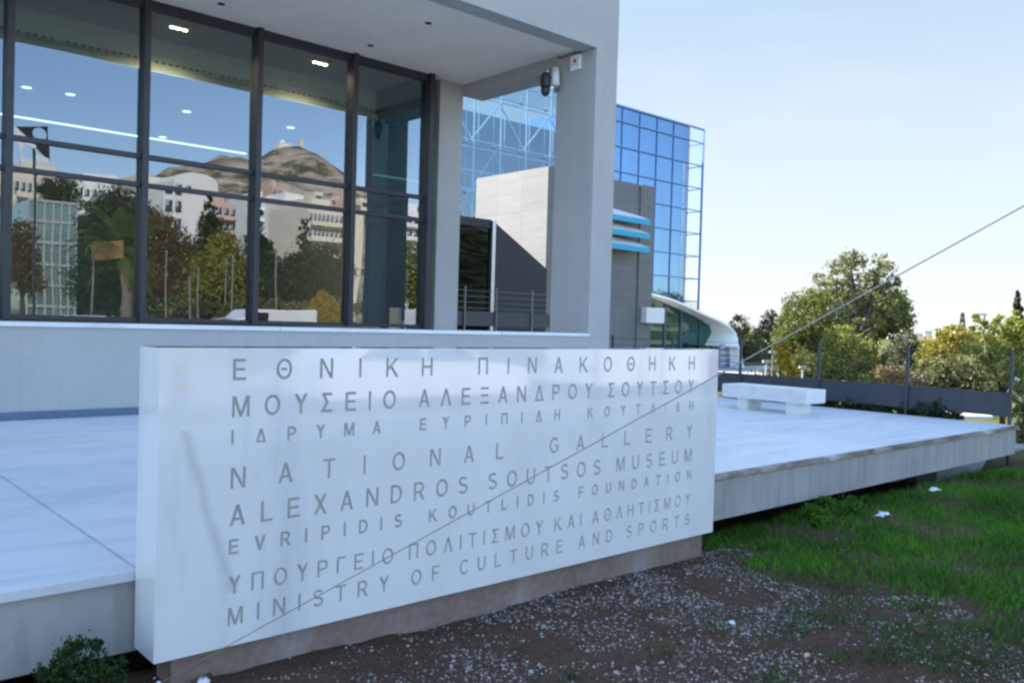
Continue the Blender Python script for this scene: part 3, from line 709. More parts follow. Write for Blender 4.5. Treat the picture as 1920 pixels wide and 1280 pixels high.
for i in range(4): MB().box(px_[i]+.004, px_[i+1]-.004, 15.025, 15.04, 1.545, 1.875).build('kick_panel', MT['fence_paint'], fr)

# ------------------------------------------------------------------ guy wire in front of the sign
A = onZ(290, 1287, 0.03); A = np.array([1.33, 3.40, .03]); dA = AX @ (A-EYE)
A = onZ(298, 1281, .05); A = EYE + (A-EYE)*.93
Bp = at(1920, 386, 1.75); D = Bp-A; Cp = A + D*1.9
wr = thing('guy_wire', 'thin steel guy wire running diagonally up in front of the marble sign', 'wire', tuple(A))
MB().tube([A, Bp, Cp], .0016, 8).build('cable', MT['galvanised'], wr, smooth=True)
MB().tube([A-D/np.linalg.norm(D)*.15, A], .012, 8).build('anchor_rod', MT['steel'], wr)
pl_ = thing('utility_pole', 'wooden utility pole beside the path holding the guy wire', 'pole', (float(Cp[0]), float(Cp[1]), 0))
MB().tube([(Cp[0]+.1, Cp[1], -.1), (Cp[0]+.1, Cp[1], float(Cp[2])+1.5)], [.11, .09], 12).build('shaft', MT['bark'], pl_, smooth=True)
MB().tube([(Cp[0]+.1, Cp[1], float(Cp[2])-.04), (Cp[0]+.1, Cp[1], float(Cp[2])+.04)], .115, 12).build('collar', MT['steel'], pl_)
def rock(name, label, p_, r, mat, sc=(1, .8, .6)):
    b_ = MB(); b_.ball((p_[0], p_[1], float(gz(p_[0], p_[1]))+r*.3), r, 10, 7, sc=sc); o = b_.build(name, mat)
    me = o.data; rs = random.Random(hash(label) % 999)
    for v in me.vertices: v.co += Vector([rs.uniform(-1, 1)*r*.10 for _ in range(3)])
    me.polygons.foreach_set('use_smooth', [True]*len(me.polygons)); tag(o, label, 'stone'); return o
rock('stone', 'pale rounded stone at the foot of the sign in the bottom left corner', onZ(378, 1297, 0), .036, MT['litter_white'])
rock('stone', 'white stone lying on the gravel right of the sign', onZ(1372, 1168, 0), .022, MT['litter_white'])
rock('stone', 'pinkish stone lying on the gravel at the bottom of the picture', onZ(1513, 1232, 0), .018, MT['house_pink'])
def litter(name, label, q, s):
    P = onZ(*q, 0); rs = random.Random(int(q[0])); vs = []; n = 7; fs = []
    for i in range(n):
        for j in range(4): vs.append((P[0]+(i/n-.5)*s*1.5+rs.uniform(-.01, .01), P[1]+(j/3-.5)*s*.6+rs.uniform(-.01, .01), float(gz(P[0], P[1]))+.045+rs.uniform(0, .035)))
    for i in range(n-1):
        for j in range(3): fs.append((i*4+j, i*4+j+1, (i+1)*4+j+1, (i+1)*4+j))
    b_ = MB(); b_.add(vs, fs); o = b_.build(name, MT['litter_white'], smooth=True)
    mo = o.modifiers.new('thick', 'SOLIDIFY'); mo.thickness = .004; tag(o, label, 'litter')
litter('crumpled_paper', 'larger crumpled white paper lying in the grass', (1655, 983), .12)
litter('crumpled_paper', 'small white paper scrap in the grass nearer the terrace edge', (1755, 930), .11)

# ------------------------------------------------------------------ plants
def leaf_cloud(name, blobs, leaf, per, mat, parent=None, clump=.3, shell=.55, up=0, flat=1.0, squash=1.0):
    """blobs: (x, y, z, r); leaves are small rhombic faces gathered in clumps through each blob's volume"""
    V = []
    for (bx, by, bz, r) in blobs:
        nc = max(8, int(per*r*r/(leaf*leaf)*13/26))
        d = RNG.normal(size=(nc, 3)); d /= np.linalg.norm(d, axis=1)[:,None]
        rad_ = r*(shell+(1-shell)*RNG.random(nc))**.8
        c = d*rad_[:,None]*np.array([1, flat, squash]) + np.array([bx, by, bz])
        nl = 26; cr = r*clump*(.5+RNG.random(nc))
        p = c[:,None,:] + RNG.normal(size=(nc, nl, 3))*cr[:,None,None]*.55
        V.append(p.reshape(-1, 3))
    p = np.concatenate(V); n = len(p)
    nr = RNG.normal(size=(n, 3)); nr[:,2] += .5; nr /= np.linalg.norm(nr, axis=1)[:,None]
    a = RNG.normal(size=(n, 3)); a[:,2] += up; u = np.cross(nr, a); u /= np.linalg.norm(u, axis=1)[:,None]; v = np.cross(nr, u)
    s = leaf*(.55+.9*RNG.random(n))[:,None]
    Q = np.stack([p-u*s*.8, p+v*s*.42, p+u*s*.8, p-v*s*.42], 1).reshape(-1, 3)
    return np_mesh(name, Q, np.arange(n*4).reshape(-1, 4), mat, parent)
def limb_trunk(base, tips, r, mat, parent):
    b_ = MB(); base = np.array(base, float); top = np.mean(np.array(tips), 0)
    fork = base + (top-base)*.45; fork[0] = base[0]*.6+fork[0]*.4; fork[1] = base[1]*.6+fork[1]*.4
    b_.tube([base, (base+fork)/2+np.array([.03, 0, 0]), fork], [r*1.25, r, r*.8], 9)
    for tp in tips:
        tp = np.array(tp, float); mid = (fork+tp)/2 + np.array([random.uniform(-.1, .1), random.uniform(-.1, .1), .1])*r*4
        b_.tube([fork, mid, tp], [r*.6, r*.38, r*.12], 6)
    return b_.build('trunk', mat, parent, smooth=True)
def px_tree(name, label, cat, blobs, depth, root, leaf, mat, per=1.0, trunk=.16, ground=-.35, group=None, flat=1.0, clump=.3, trunk_mat='bark', thick=.5):
    """crown blobs given as picture position and size at a chosen distance; each gets its own depth offset"""
    rs = random.Random(int(root*7+depth)); W = []
    for (x, y, r) in blobs:
        R_ = r*depth/F; P = at(x, y, depth+rs.uniform(-thick, thick)*R_*2); W.append((P[0], P[1], P[2], R_))
    P = at(root, 640, depth); base = (P[0], P[1], ground)
    tr = thing(name, label, cat, base, group)
    leaf_cloud('crown', W, leaf*.55, per, MT[mat], tr, clump)
    limb_trunk(base, [(w_[0], w_[1], w_[2]) for w_ in W[::(1 if len(W) < 12 else 4)]], trunk, MT[trunk_mat], tr)
    return tr
RG = 'trees beyond the terrace fence'
px_tree('broadleaf_tree', 'tallest dark green spreading tree beyond the fence', 'tree', [(1592,482,17),(1612,488,15),(1578,498,17),(1600,508,18),(1556,508,16),(1540,522,15),(1558,532,17),(1582,528,15),(1548,552,15),(1574,556,15),(1654,492,16),(1666,512,18),(1646,516,15),(1636,532,14),(1622,520,12),(1612,545,16),(1655,542,15),(1672,545,13),(1684,590,8),(1682,528,9),(1640,560,15),(1664,575,15),(1676,588,10),(1625,575,14),(1598,578,14),(1640,600,13),(1612,605,15),(1583,592,15),(1650,612,10),(1625,628,12)], 42, 1612, .16, 'leaf_olive', .95, .27, group=RG, clump=.42, thick=1.2)
px_tree('round_tree', 'rounded yellow green tree left of the tallest tree', 'tree', [(1500,580,28),(1522,560,26),(1535,582,32),(1482,612,28),(1470,640,26),(1490,645,32),(1525,605,36),(1556,618,34),(1510,650,38),(1545,645,34),(1480,675,30),(1530,685,34)], 37, 1515, .14, 'leaf_green', 1.5, .18, group=RG)
px_tree('round_tree', 'grey green dome shaped tree farthest left behind the others', 'tree', [(1442,605,20),(1438,632,25),(1460,640,25),(1450,668,28)], 60, 1448, .20, 'leaf_grey', 1.7, .2, group=RG)
px_tree('dark_tree', 'dark olive tree beside the curved white roof', 'tree', [(1383,612,20),(1372,640,22),(1402,640,26),(1395,672,32),(1425,690,30),(1398,695,22)], 56, 1405, .15, 'leaf_olive', 1.5, .22, group=RG)
px_tree('light_tree', 'light yellow green tree under the tallest tree', 'tree', [(1575,640,32),(1600,668,36),(1560,680,34),(1635,680,38),(1590,715,40),(1650,715,34),(1545,715,28)], 31, 1600, .14, 'leaf_lime', 1.5, .14, group=RG)
px_tree('young_tree', 'small bright yellow young tree behind the fence beside the lamp posts', 'tree', [(1462,650,14),(1470,676,17),(1478,700,18),(1456,690,14),(1440,715,20)], 30, 1466, .12, 'leaf_gold', 1.3, .05, group=RG)
px_tree('dark_tree', 'dark tree trunk and foliage behind the second fence post', 'tree', [(1510,690,28),(1490,715,26),(1530,720,30),(1420,730,30),(1455,735,26)], 33, 1512, .14, 'leaf_green', 1.6, .18, group=RG)
SG = 'shrubs beyond the terrace fence'
px_tree('shrub', 'reddish brown shrub behind the third fence post', 'shrub', [(1665,702,24),(1690,720,30),(1655,735,26),(1715,715,24),(1700,745,26)], 19, 1690, .07, 'leaf_rust', 1.3, .03, group=SG)
px_tree('shrub', 'dull grey green shrub below the white town', 'shrub', [(1700,642,22),(1680,665,22),(1720,662,24),(1700,690,24)], 30, 1700, .12, 'leaf_grey', 1.6, .06, group=SG)
px_tree('shrub', 'golden yellow shrub in front of the white town', 'shrub', [(1765,640,22),(1790,628,20),(1745,668,26),(1780,662,30),(1812,645,26)], 24, 1780, .10, 'leaf_yellow', 1.6, .06, group=SG)
px_tree('shrub', 'dark green shrub behind the fence right of the reddish one', 'shrub', [(1750,700,28),(1790,700,32),(1830,705,32),(1770,735,30),(1815,740,32),(1860,720,30),(1735,735,24)], 19, 1800, .08, 'leaf_olive', 1.7, .05, group=SG)
px_tree('tall_shrub', 'bright lime tall shrub with upright shoots at the right edge', 'shrub', [(1840,612,16),(1860,625,22),(1890,615,22),(1912,610,22),(1850,655,26),(1890,650,30),(1920,650,30),(1880,690,30),(1915,700,30),(1930,630,24),(1828,596,6),(1870,596,8),(1905,590,8)], 17, 1885, .075, 'leaf_lime', 1.35, .05, group=SG)
px_tree('tall_shrub', 'leafy bush with pale flowers at the terrace corner', 'shrub', [(1905,740,18),(1918,775,22),(1912,815,20),(1930,845,26),(1922,710,20),(1940,760,26)], 13, 1925, .05, 'leaf_olive', 1.4, .02, group=SG)
cbush = [o for o in bpy.data.objects if o.get('label', '').startswith('leafy bush with pale flowers')][0]
for x, y in ((1897,728),(1890,748),(1905,710),(1886,764),(1912,747),(1903,788),(1910,712),(1895,820)):
    P = at(x, y, 12.75); fb = MB()
    for k_ in range(5): fb.ball((P[0]+.022*math.cos(k_*1.257), P[1]+.012*math.sin(k_*2), P[2]+.018*math.sin(k_*1.257)), .011, 6, 4)
    fb.build('flower', MT['litter_white'], cbush)
# ivy along the outside of the terrace under the kick panel
iv = [(12.30+random.uniform(-.04, .30), y, .40+random.uniform(-.14, .14), .19) for y in np.arange(4.75, 8.4, .055)]
o = leaf_cloud('ivy', iv, .035, .9, MT['leaf_dark']); tag(o, 'dark ivy strip hanging below the fence panel along the terrace edge', 'ivy')
# bush at the lower left in front of the terrace slab
P = onZ(160, 1262, 0)
bs = thing('small_bush', 'small leafy green bush in front of the terrace slab at lower left', 'bush', (1.02, 3.55, 0))
bl = [(onY(x, y, 3.55)[0], 3.55+random.uniform(-.06, .06), onY(x, y, 3.55)[2], r) for x, y, r in ((150,1225,.055),(120,1250,.06),(185,1245,.06),(95,1262,.04),(150,1275,.08),(215,1262,.04),(135,1208,.03),(176,1204,.022),(230,1240,.016))]
leaf_cloud('foliage', bl, .011, 1.1, MT['leaf_bush'], bs, .42)
limb_trunk((1.02, 3.55, -.02), [(b_[0], b_[1], b_[2]) for b_ in bl], .008, MT['bark'], bs)
wd = [onZ(1530, 985, 0), onZ(1545, 968, 0), onZ(1600, 975, 0)]
for i, (P, lb) in enumerate(zip(wd, ('leafy weed at the dark edge of the grass under the slab', 'bluish green weed close under the slab edge', 'bright weed clump left of the crumpled paper'))):
    o = thing('weed', lb, 'weed', (P[0], P[1], 0)); leaf_cloud('foliage', [(P[0]+random.uniform(-.05, .05), P[1]+random.uniform(-.05, .05), .06+random.uniform(0, .05), .07) for _ in range(4)], .017, 1.2, MT['grass_blade'], o, .5)
    limb_trunk((P[0], P[1], -.02), [(P[0]-.05, P[1], .1), (P[0]+.05, P[1], .1)], .004, MT['leaf_dark'], o)

# ------------------------------------------------------------------ stair tower, pavilions and tall glass building
tw = thing('stair_tower', 'pale marble clad tower block behind the museum with turquoise edged awnings', 'building', (20, 20.8, -.3))
MB().box(20, 24.75, 20.8, 24.6, -.3, 6.93).build('body', MT['tower_marble'], tw)
MB().box(24.75, 25.55, 20.74, 24.5, -.3, 6.93).build('pilaster', MT['tower_marble'], tw)
for dz in (0, .505, 1.01):
    z0 = 5.36-dz
    ab = MB()
    ab.add([(22.2, 20.8, z0+.62), (24.75, 20.8, z0+.42), (24.72, 20.25, z0+.215), (22.2, 20.05, z0+.19)], [(0, 1, 2, 3)])
    ab.add([(22.2, 20.8, z0+.60), (24.75, 20.8, z0+.40), (24.72, 20.27, z0+.195), (22.2, 20.07, z0+.17)], [(0, 1, 2, 3)])
    aw = ab.build('awning', MT['white_panel'], tw)
    MB().prism([(22.2, 20.03, z0), (24.73, 20.23, z0+.02), (24.73, 20.23, z0+.21), (22.2, 20.03, z0+.19)], (0, .03, 0)).build('valance', MT['turquoise'], aw)
P0, P1 = onY(1203, 576, 20.7), onY(1236, 606, 20.7)
MB().box(P0[0], P1[0], 20.45, 20.73, P1[2], P0[2]).build('cabinet', MT['white_panel'], tw, bevel=.02)
# dark pavilion with a sloped end
PY = 18.2
a_, b_, c_, d_ = onY(840, 404, PY), onY(925, 416, PY), onY(1026, 505, PY), onY(1026, 640, PY)
dp = thing('dark_pavilion', 'dark glass pavilion with a steep sloped end between the pillars', 'pavilion', (float(b_[0]), PY, -.3))
MB().prism([(b_[0]+.05, PY, -.3), (c_[0], PY, -.3), (c_[0], PY, c_[2]), (b_[0]+.05, PY, b_[2])], (0, 1.9, 0)).build('sloped_end', MT['dark_cladding'], dp)
fb = MB().box(b_[0]-.06, b_[0]+.05, PY-.06, PY+.06, -.3, float(b_[2])+.02).build('corner_post', MT['steel'], dp)
fb = MB(); fb.box(a_[0], b_[0]-.06, PY, PY+.1, float(b_[2])-.18, float(b_[2])+.05); fb.box(a_[0], b_[0]-.06, PY+.1, PY+1.9, float(b_[2])-.1, float(b_[2])+.05); fb.build('roof_edge', MT['dark_cladding'], dp)
fb = MB(); fb.add([(a_[0], PY+.05, -.3), (b_[0]-.06, PY+.05, -.3), (b_[0]-.06, PY+.05, b_[2]-.18), (a_[0], PY+.05, b_[2]-.18)], [(0, 1, 2, 3)]); fb.build('pane', MT['smoke_glass'], dp)
MB().box(a_[0], b_[0], PY+1.8, PY+1.9, -.3, b_[2]-.1).build('back_panel', MT['dark_cladding'], dp)
for k_ in range(5):
    q0 = onY(876, 478+k_*27, PY+.7); q1 = onY(897-k_*3, 487+k_*27, PY+.7)
    MB().box(q0[0]-.4, q1[0], PY+.7, PY+1.0, q1[2], q0[2]).build('stair_tread', MT['green_glass'], dp)
# curved pavilion: barrel roof seen end on
CY = 27.0
out_px = [(1190, 547), (1224, 553.5), (1255, 562), (1286, 574), (1317, 589), (1349, 603), (1369, 615), (1380, 628), (1383, 639), (1384, 654)]
in_px = [(1190, 553), (1223, 558), (1250, 569), (1278, 580), (1306, 593), (1331, 609), (1345, 621), (1353, 633), (1354.5, 641), (1353, 650)]
nO = len(out_px); over = [.15+1.9*(i/(nO-1))**1.3 for i in range(nO)]
out = [tuple(onY(x, y, CY-o_)) for (x, y), o_ in zip(out_px, over)]; inn = [tuple(onY(x, y, CY)) for x, y in in_px]
cp = thing('curved_pavilion', 'glass fronted pavilion with a curved white roof right of the stair tower', 'pavilion', (float(out[3][0]), CY, -.4))
sb = MB()
for i in range(nO-1):
    a, b_, c, d = (np.array(q) for q in (out[i], out[i+1], inn[i+1], inn[i])); up = np.array([.02, 0, .10])
    sb.add([a, b_, c, d, a+up, b_+up, np.array([b_[0], CY+10, b_[2]])+up, np.array([a[0], CY+10, a[2]])+up, np.array([c[0], CY+10, c[2]]), np.array([d[0], CY+10, d[2]])],
           [(0, 1, 2, 3), (0, 1, 5, 4), (4, 5, 6, 7), (7, 6, 8, 9), (3, 2, 8, 9)])
sb.build('curved_roof', MT['cream_metal'], cp)
gp = [(q[0]-.03, CY+.02, q[2]-.02) for q in inn] + [(inn[-1][0]-.03, CY+.02, -.4), (inn[0][0], CY+.02, -.4)]
g_ = MB(); g_.add(gp, [tuple(range(len(gp)))]); g_.build('glass_front', MT['canopy_glass'], cp)
mb = MB()
for x in (1245, 1275, 1311, 1335): mb = MB(); P = onY(x, 640, CY); mb.box(P[0]-.05, P[0]+.05, CY-.05, CY+.0, -.4, float(np.interp(P[0], [q[0] for q in inn[:-1]], [q[2] for q in inn[:-1]]))-.05); mb.build('mullion', MT['mullion_blue'], cp)

MB().box(inn[0][0], inn[-1][0]-.2, CY+4, CY+4.2, -.4, 1.5).build('inner_wall', MT['interior_wall'], cp)
MB().box(inn[0][0], inn[-1][0]-.2, CY+.1, CY+4, -.39, -.3).build('floor', MT['interior_floor'], cp)
for x in (1255, 1283, 1305, 1322): P = onY(x, 640, CY+1.5); MB().tube([(P[0]-.35, CY+1.5, 2.1), (P[0]+.3, CY+1.5, -.3)], .12, 8).build('column', MT['green_glass'], cp)
Q0, Q1 = onY(1352, 645, CY-1.2), onY(1384, 704, CY-1.2)
gw = MB(); gw.box(Q0[0], Q1[0], CY-1.2, CY-1.1, -.4, Q0[2])
gw.build('end_wall', MT['awning'], cp)
for k_ in range(4): z = Q0[2]-.15-.28*k_; MB().box(Q0[0], Q1[0], CY-1.235, CY-1.2, z-.03, z+.03).build('louvre', MT['white_panel'], cp)
T = [onY(x, y, CY-1.26) for x, y in ((1353, 704), (1355, 692), (1378, 672), (1381, 704))]
MB().prism([tuple(q) for q in T], (0, .02, 0)).build('blue_panel', MT['blue_panel'], cp)
T = [onY(x, y, CY-1.9) for x, y in ((1384, 645), (1388, 652), (1399, 704), (1384, 704))]
MB().prism([tuple(q) for q in T], (0, .5, 0)).build('white_buttress', MT['white_panel'], cp)
# tall glass building
GY = 40.0
gb = thing('glass_building', 'tall blue glass office building behind the museum', 'building', (44, GY, -.3))
xa, xm, xe, xr = 24.0, 43.6, 53.28, 55.05; ZB = 17.02
nrow = 9; rows = [ZB-.05-1.0-1.74*i for i in range(10)]
MB().box(xm, xe-.05, GY+.12, GY+14, -.3, ZB-.05).build('body', MT['blue_glass'], gb)
fb = MB()
cols = [xm+.05, 45.6, 47.5, 49.45, 51.4, xe]
for z in rows: fb.box(xm, xr, GY+.0, GY+.10, z-.03, z+.03)
for x in cols: fb.box(x-.018, x+.018, GY+.05, GY+.115, -.3, ZB)
fb.box(xm, xr, GY-.02, GY+.12, ZB-.05, ZB+.07); fb.box(xr-.05, xr+.05, GY-.01, GY+.13, -.3, ZB-.05)
fb.build('mullions', MT['grid_blue'], gb)
fb = MB()
for y in (GY+3.5, GY+7, GY+10.5, GY+14): fb.box(xr-.05, xr+.05, y-.06, y+.06, -.3, ZB)
for z in rows: fb.box(xr-.04, xr+.04, GY+.13, GY+14, z-.04, z+.04)
fb.build('side_frame', MT['mullion_blue'], gb)
zs = [ZB-.05]+rows
for i in range(len(zs)-1):
    pb = MB(); pb.add([(xe+.1, GY+.06, zs[i+1]+.04), (xr-.06, GY+.06, zs[i+1]+.04), (xr-.06, GY+.06, zs[i]-.04), (xe+.1, GY+.06, zs[i]-.04)], [(0, 1, 2, 3)]); pb.build('corner_pane', MT['pale_glass'], gb)
# ladder of small bright vents beside the corner strip
lb = MB()
for i in range(62):
    z = 14.2-i*.19
    if i % 9 == 8: continue
    lb.box(52.62, 52.82, GY+.09, GY+.119, z, z+.09)
lb.build('vent_slots', MT['white_panel'], gb)
# atrium part with the truss behind the glass
MB().box(xa, xm, GY+4, GY+4.3, -.3, ZB-1.6).build('atrium_wall', MT['mullion_blue'], gb)
MB().box(xa, xm, GY+.3, GY+4, 9.5, 9.7).build('atrium_floor', MT['white_steel'], gb); MB().box(xa, xm, GY+.3, GY+4, 5.3, 5.5).build('atrium_floor', MT['white_steel'], gb)
acol = [onY(x, 300, GY)[0] for x in (848, 896, 936, 973, 1010, 1047, 1084, 1121)]
st = 2.15; acol = [24.2+st*i for i in range(10)]
fb = MB()
for x in acol: fb.tube([(x, GY+.7, -.3), (x, GY+.7, ZB-.1)], .06, 6)
for z in (ZB-.35, ZB-1.6, 12.75, 12.3, 10.9, 9.4, 7.9, 6.4, 4.9): fb.tube([(xa, GY+.9, z), (xm, GY+.9, z)], .05, 6)
for i in range(9):
    x0, x1 = acol[i], acol[i]+st; zt_, zb_ = ZB-1.7, 12.8
    fb.tube([(x0, GY+.9, zt_ if i % 2 else zb_), (x1, GY+.9, zb_ if i % 2 else zt_)], .055, 6)
    fb.tube([((x0+x1)/2, GY+1.6, zb_), ((x0+x1)/2, GY+1.6, zt_)], .035, 6)
    for j_ in range(3): fb.tube([(x0, GY+1.3, 12.3-j_*3), (x1, GY+1.3, 9.3-j_*3)] if (i+j_) % 2 else [(x0, GY+1.3, 9.3-j_*3), (x1, GY+1.3, 12.3-j_*3)], .035, 6)
    fb.tube([(x0, GY+2.5, zb_-3), (x1, GY+2.5, -.3 if i % 2 else 6)], .04, 6)
fb.build('truss', MT['white_steel'], gb)
fb = MB()
for z in (ZB-.1, 15.4, 12.35, 9.4, 6.45, 3.5): fb.box(xa, xm, GY+.12, GY+.15, z-.02, z+.02)
for x in acol[:-1]:
    fb.box(x+st/2-.02, x+st/2+.02, GY+.12, GY+.15, -.3, ZB)
    for z in (15.4, 12.35, 9.4, 6.45): fb.ball((x+st/2, GY+.1, z), .11, 6, 4)
fb.build('spider_joints', MT['steel'], gb)
pb = MB(); pb.add([(xa, GY+.11, -.3), (xm, GY+.11, -.3), (xm, GY+.11, ZB-.1), (xa, GY+.11, ZB-.1)], [(0, 1, 2, 3)]); pb.build('atrium_glass', MT['atrium_glass'], gb)
pb = MB(); pb.add([(xa, GY+.11, ZB-.08), (xm, GY+.11, ZB-.08), (xm, GY+6, ZB+.3), (xa, GY+6, ZB+.3)], [(0, 1, 2, 3)]); pb.build('roof_glass', MT['pale_glass'], gb)
P = onY(1180, 196, GY+2)
b = MB(); b.box(P[0]-.9, P[0]+.5, GY+1.5, GY+3.2, ZB+.07, ZB+.55); b.build('roof_plant', MT['post_grey'], gb)

# ------------------------------------------------------------------ far town, pylon, cypress and posts on the right
def px_box_house(i, x, y0, w_, h_, depth, mat):
    c = at(x, y0, depth); W_ = w_*depth/F; H_ = h_*depth/F
    hb = MB(); D_ = W_*.8; ca, sa = math.cos(YAW), -math.sin(YAW)
    z1 = c[2]; z0 = -2
    hb.obox(c[:2], (ca, sa), (-sa, ca), z0, z1, W_, D_); hb.obox(c[:2]+np.array([ca, sa])*W_*.12, (ca, sa), (-sa, ca), z1, z1+H_*.16, W_*.4, D_*.5)
    return hb
rs = random.Random(9); hs = []
sizes = ('low', 'broad', 'narrow', 'tall')
for i in range(26):
    x = 1632+i*7.6+rs.uniform(-2, 2); y = 618-4*math.sin(i*.9)+rs.uniform(-5, 7); y += 6*(i/26)
    hs.append((x, y, rs.uniform(8, 17), rs.uniform(8, 16), 560+rs.uniform(-80, 140)))
for i in range(6): hs.append((1348+i*11, 640+rs.uniform(-4, 4), 12, 12, 480))
for i, h in enumerate(hs):
    c = at(h[0], h[1], h[4])
    hb = px_box_house(i, *h, MT['house_white']); o = thing('town_house', 'white house of the distant hillside town behind the trees', 'house', (c[0], c[1], 0), 'white houses of the distant town')
    hb.build('walls', MT['house_white'], o)
    ca, sa = math.cos(YAW), -math.sin(YAW); W_ = h[2]*h[4]/F
    for fl_ in range(3):
        z = c[2]-2.6-fl_*3.0
        cc = c[:2]-np.array([-sa, ca])*(W_*.4+.02); wb = MB(); wb.obox(cc, (ca, sa), (-sa, ca), z, z+1.3, W_*.7, .1); wb.build('window', MT['awning'], o)
hill_pts = [at(x, y, 640) for x, y in ((1240, 640), (1330, 640), (1420, 636), (1500, 630), (1600, 622), (1680, 618), (1760, 622), (1840, 630), (1920, 640), (2050, 645))]
hb = MB(); nv = np.array([math.sin(YAW), math.cos(YAW), 0])
for i in range(len(hill_pts)-1):
    a, b_ = hill_pts[i], hill_pts[i+1]; af, bf = a-nv*260, b_-nv*260; ab_, bb = a+nv*260, b_+nv*260
    hb.add([(af[0], af[1], -1), (bf[0], bf[1], -1), (b_[0], b_[1], b_[2]), (a[0], a[1], a[2])], [(0, 1, 2, 3)])
    hb.add([(a[0], a[1], a[2]), (b_[0], b_[1], b_[2]), (bb[0], bb[1], -1), (ab_[0], ab_[1], -1)], [(0, 1, 2, 3)])
struct(hb.build('town_hill', MT['lawn'], smooth=True))
c = at(1908, 590, 60); base = (c[0], c[1], -1.0)
cy = thing('cypress_tree', 'slender dark cypress at the far right', 'tree', base)
leaf_cloud('crown', [(*at(1908+random.uniform(-.6, .6), 548+k_*6, 60), .07+.03*k_) for k_ in range(14)], .13, 2.2, MT['leaf_dark'], cy, .5)
MB().tube([base, (c[0], c[1], at(0, 0, 1)[2]*0+c[2])], [.12, .03], 7).build('trunk', MT['bark'], cy)
c = at(1803, 640, 150); z1 = at(1803, 586, 150)[2]
py = thing('lattice_mast', 'small lattice mast rising over the distant town', 'mast', (c[0], c[1], 0))
b = MB(); s0, s1 = .7, .12
cor = lambda z, s: [(c[0]-s, c[1]-s, z), (c[0]+s, c[1]-s, z), (c[0]+s, c[1]+s, z), (c[0]-s, c[1]+s, z)]
A0, A1 = cor(0, s0), cor(z1, s1)
for q0, q1 in zip(A0, A1): b.tube([q0, q1], .09, 5)
for lv in range(6):
    f0 = lv/6; f1 = (lv+1)/6; c0 = cor(z1*f0, s0+(s1-s0)*f0); c1 = cor(z1*f1, s0+(s1-s0)*f1)
    for k_ in range(4): b.tube([c0[k_], c1[(k_+1) % 4]], .06, 4)
b.build('lattice', MT['dark_frame'], py)
b = MB(); b.box(c[0]-1, c[0]+1, c[1]-.1, c[1]+.1, z1*.72, z1*.72+.35); b.box(c[0]-.7, c[0]+.7, c[1]-.1, c[1]+.1, z1*.9, z1*.9+.3); b.build('crossarm', MT['dark_frame'], py)
def lamp_post(label, x, ytop, depth, arm=0, group=None, mat='post_grey'):
    P = at(x, ytop, depth); o = thing('street_lamp', label, 'street lamp', (P[0], P[1], -.4), group)
    MB().tube([(P[0], P[1], -.4), (P[0], P[1], P[2])], [.035, .028], 8).build('pole', MT[mat], o)
    ca, sa = math.cos(YAW), -math.sin(YAW); hd = MB(); hd.obox((P[0]-ca*arm*.5, P[1]-sa*arm*.5), (ca, sa), (-sa, ca), P[2], P[2]+.07, max(.11, abs(arm)+.2), .10); hd.build('lamp_head', MT['post_grey'], o)
lamp_post('grey street lamp rising over the shrubs below the cypress', 1846, 591, 38, .45, mat='dark_frame')
lamp_post('short pale post lamp behind the fence beside the curved pavilion', 1437, 680, 24)
lamp_post('taller pale post lamp behind the fence near the yellow young tree', 1449, 662, 26, mat='pale_bark')
lamp_post('pale post lamp behind the fence left of the second fence post', 1505, 690, 25)
lamp_post('dark post lamp in front of the distant white town', 1735, 622, 46, mat='dark_frame')
struct(MB().box(16.5, 46, 17.0, 26.4, -.352, -.30).build('bounce_slab', MT['pavement']))  # unseen slab, added to bounce sunlight up onto the curved roof and tower
q4 = [onZ(x, y, -.30) for x, y in ((1758, 768), (1822, 770), (1862, 781), (1790, 780))]
struct(MB().prism([(q[0], q[1], -.35) for q in q4], (0, 0, .07)).build('paved_path', MT['white_panel']))
BG = 'background trees far behind the tallest tree'
for i, (bx, by, bh, rr_, lb) in enumerate(((60, 29, 5.4, 2.1, 'broad hazy tree partly hidden behind the round yellow green tree'), (64.5, 30.5, 5.2, 2.0, 'hazy olive tree showing through the gaps of the tallest tree'))):
    o = thing('broadleaf_tree', lb, 'tree', (bx, by, -.4), BG)
    bl_ = [(bx+random.uniform(-1, 1)*rr_*.8, by+random.uniform(-1, 1)*rr_*.8, bh*random.uniform(.35, .8), rr_*random.uniform(.45, .65)) for _ in range(9)]
    leaf_cloud('crown', bl_, .17, 1.3, MT['leaf_green'], o, .35); limb_trunk((bx, by, -.4), [q[:3] for q in bl_], .22, MT['bark'], o)

# ------------------------------------------------------------------ the street side, behind the camera (seen in the glass)
def vt(x, y, Y):
    """world point standing at real Y whose mirror image in the glazing appears at picture position x, y"""
    p_ = onY(x, y, 2*YG-Y); return np.array([p_[0], Y, p_[2]])
road = struct(MB().box(-120, 220, -11.5, -4.2, .002, .012).build('road', MT['asphalt']))
mk = MB()
for i in range(-20, 40): mk.box(i*5, i*5+2, -7.9, -7.78, .012, .016)
mk.build('lane_marking', MT['white_panel'], road)
struct(MB().box(-120, 220, -4.2, -2.4, -.05, .13).build('pavement', MT['pavement'], bevel=.01))
struct(MB().box(-120, 220, -14, -11.5, -.05, .13).build('pavement', MT['pavement'], bevel=.01))
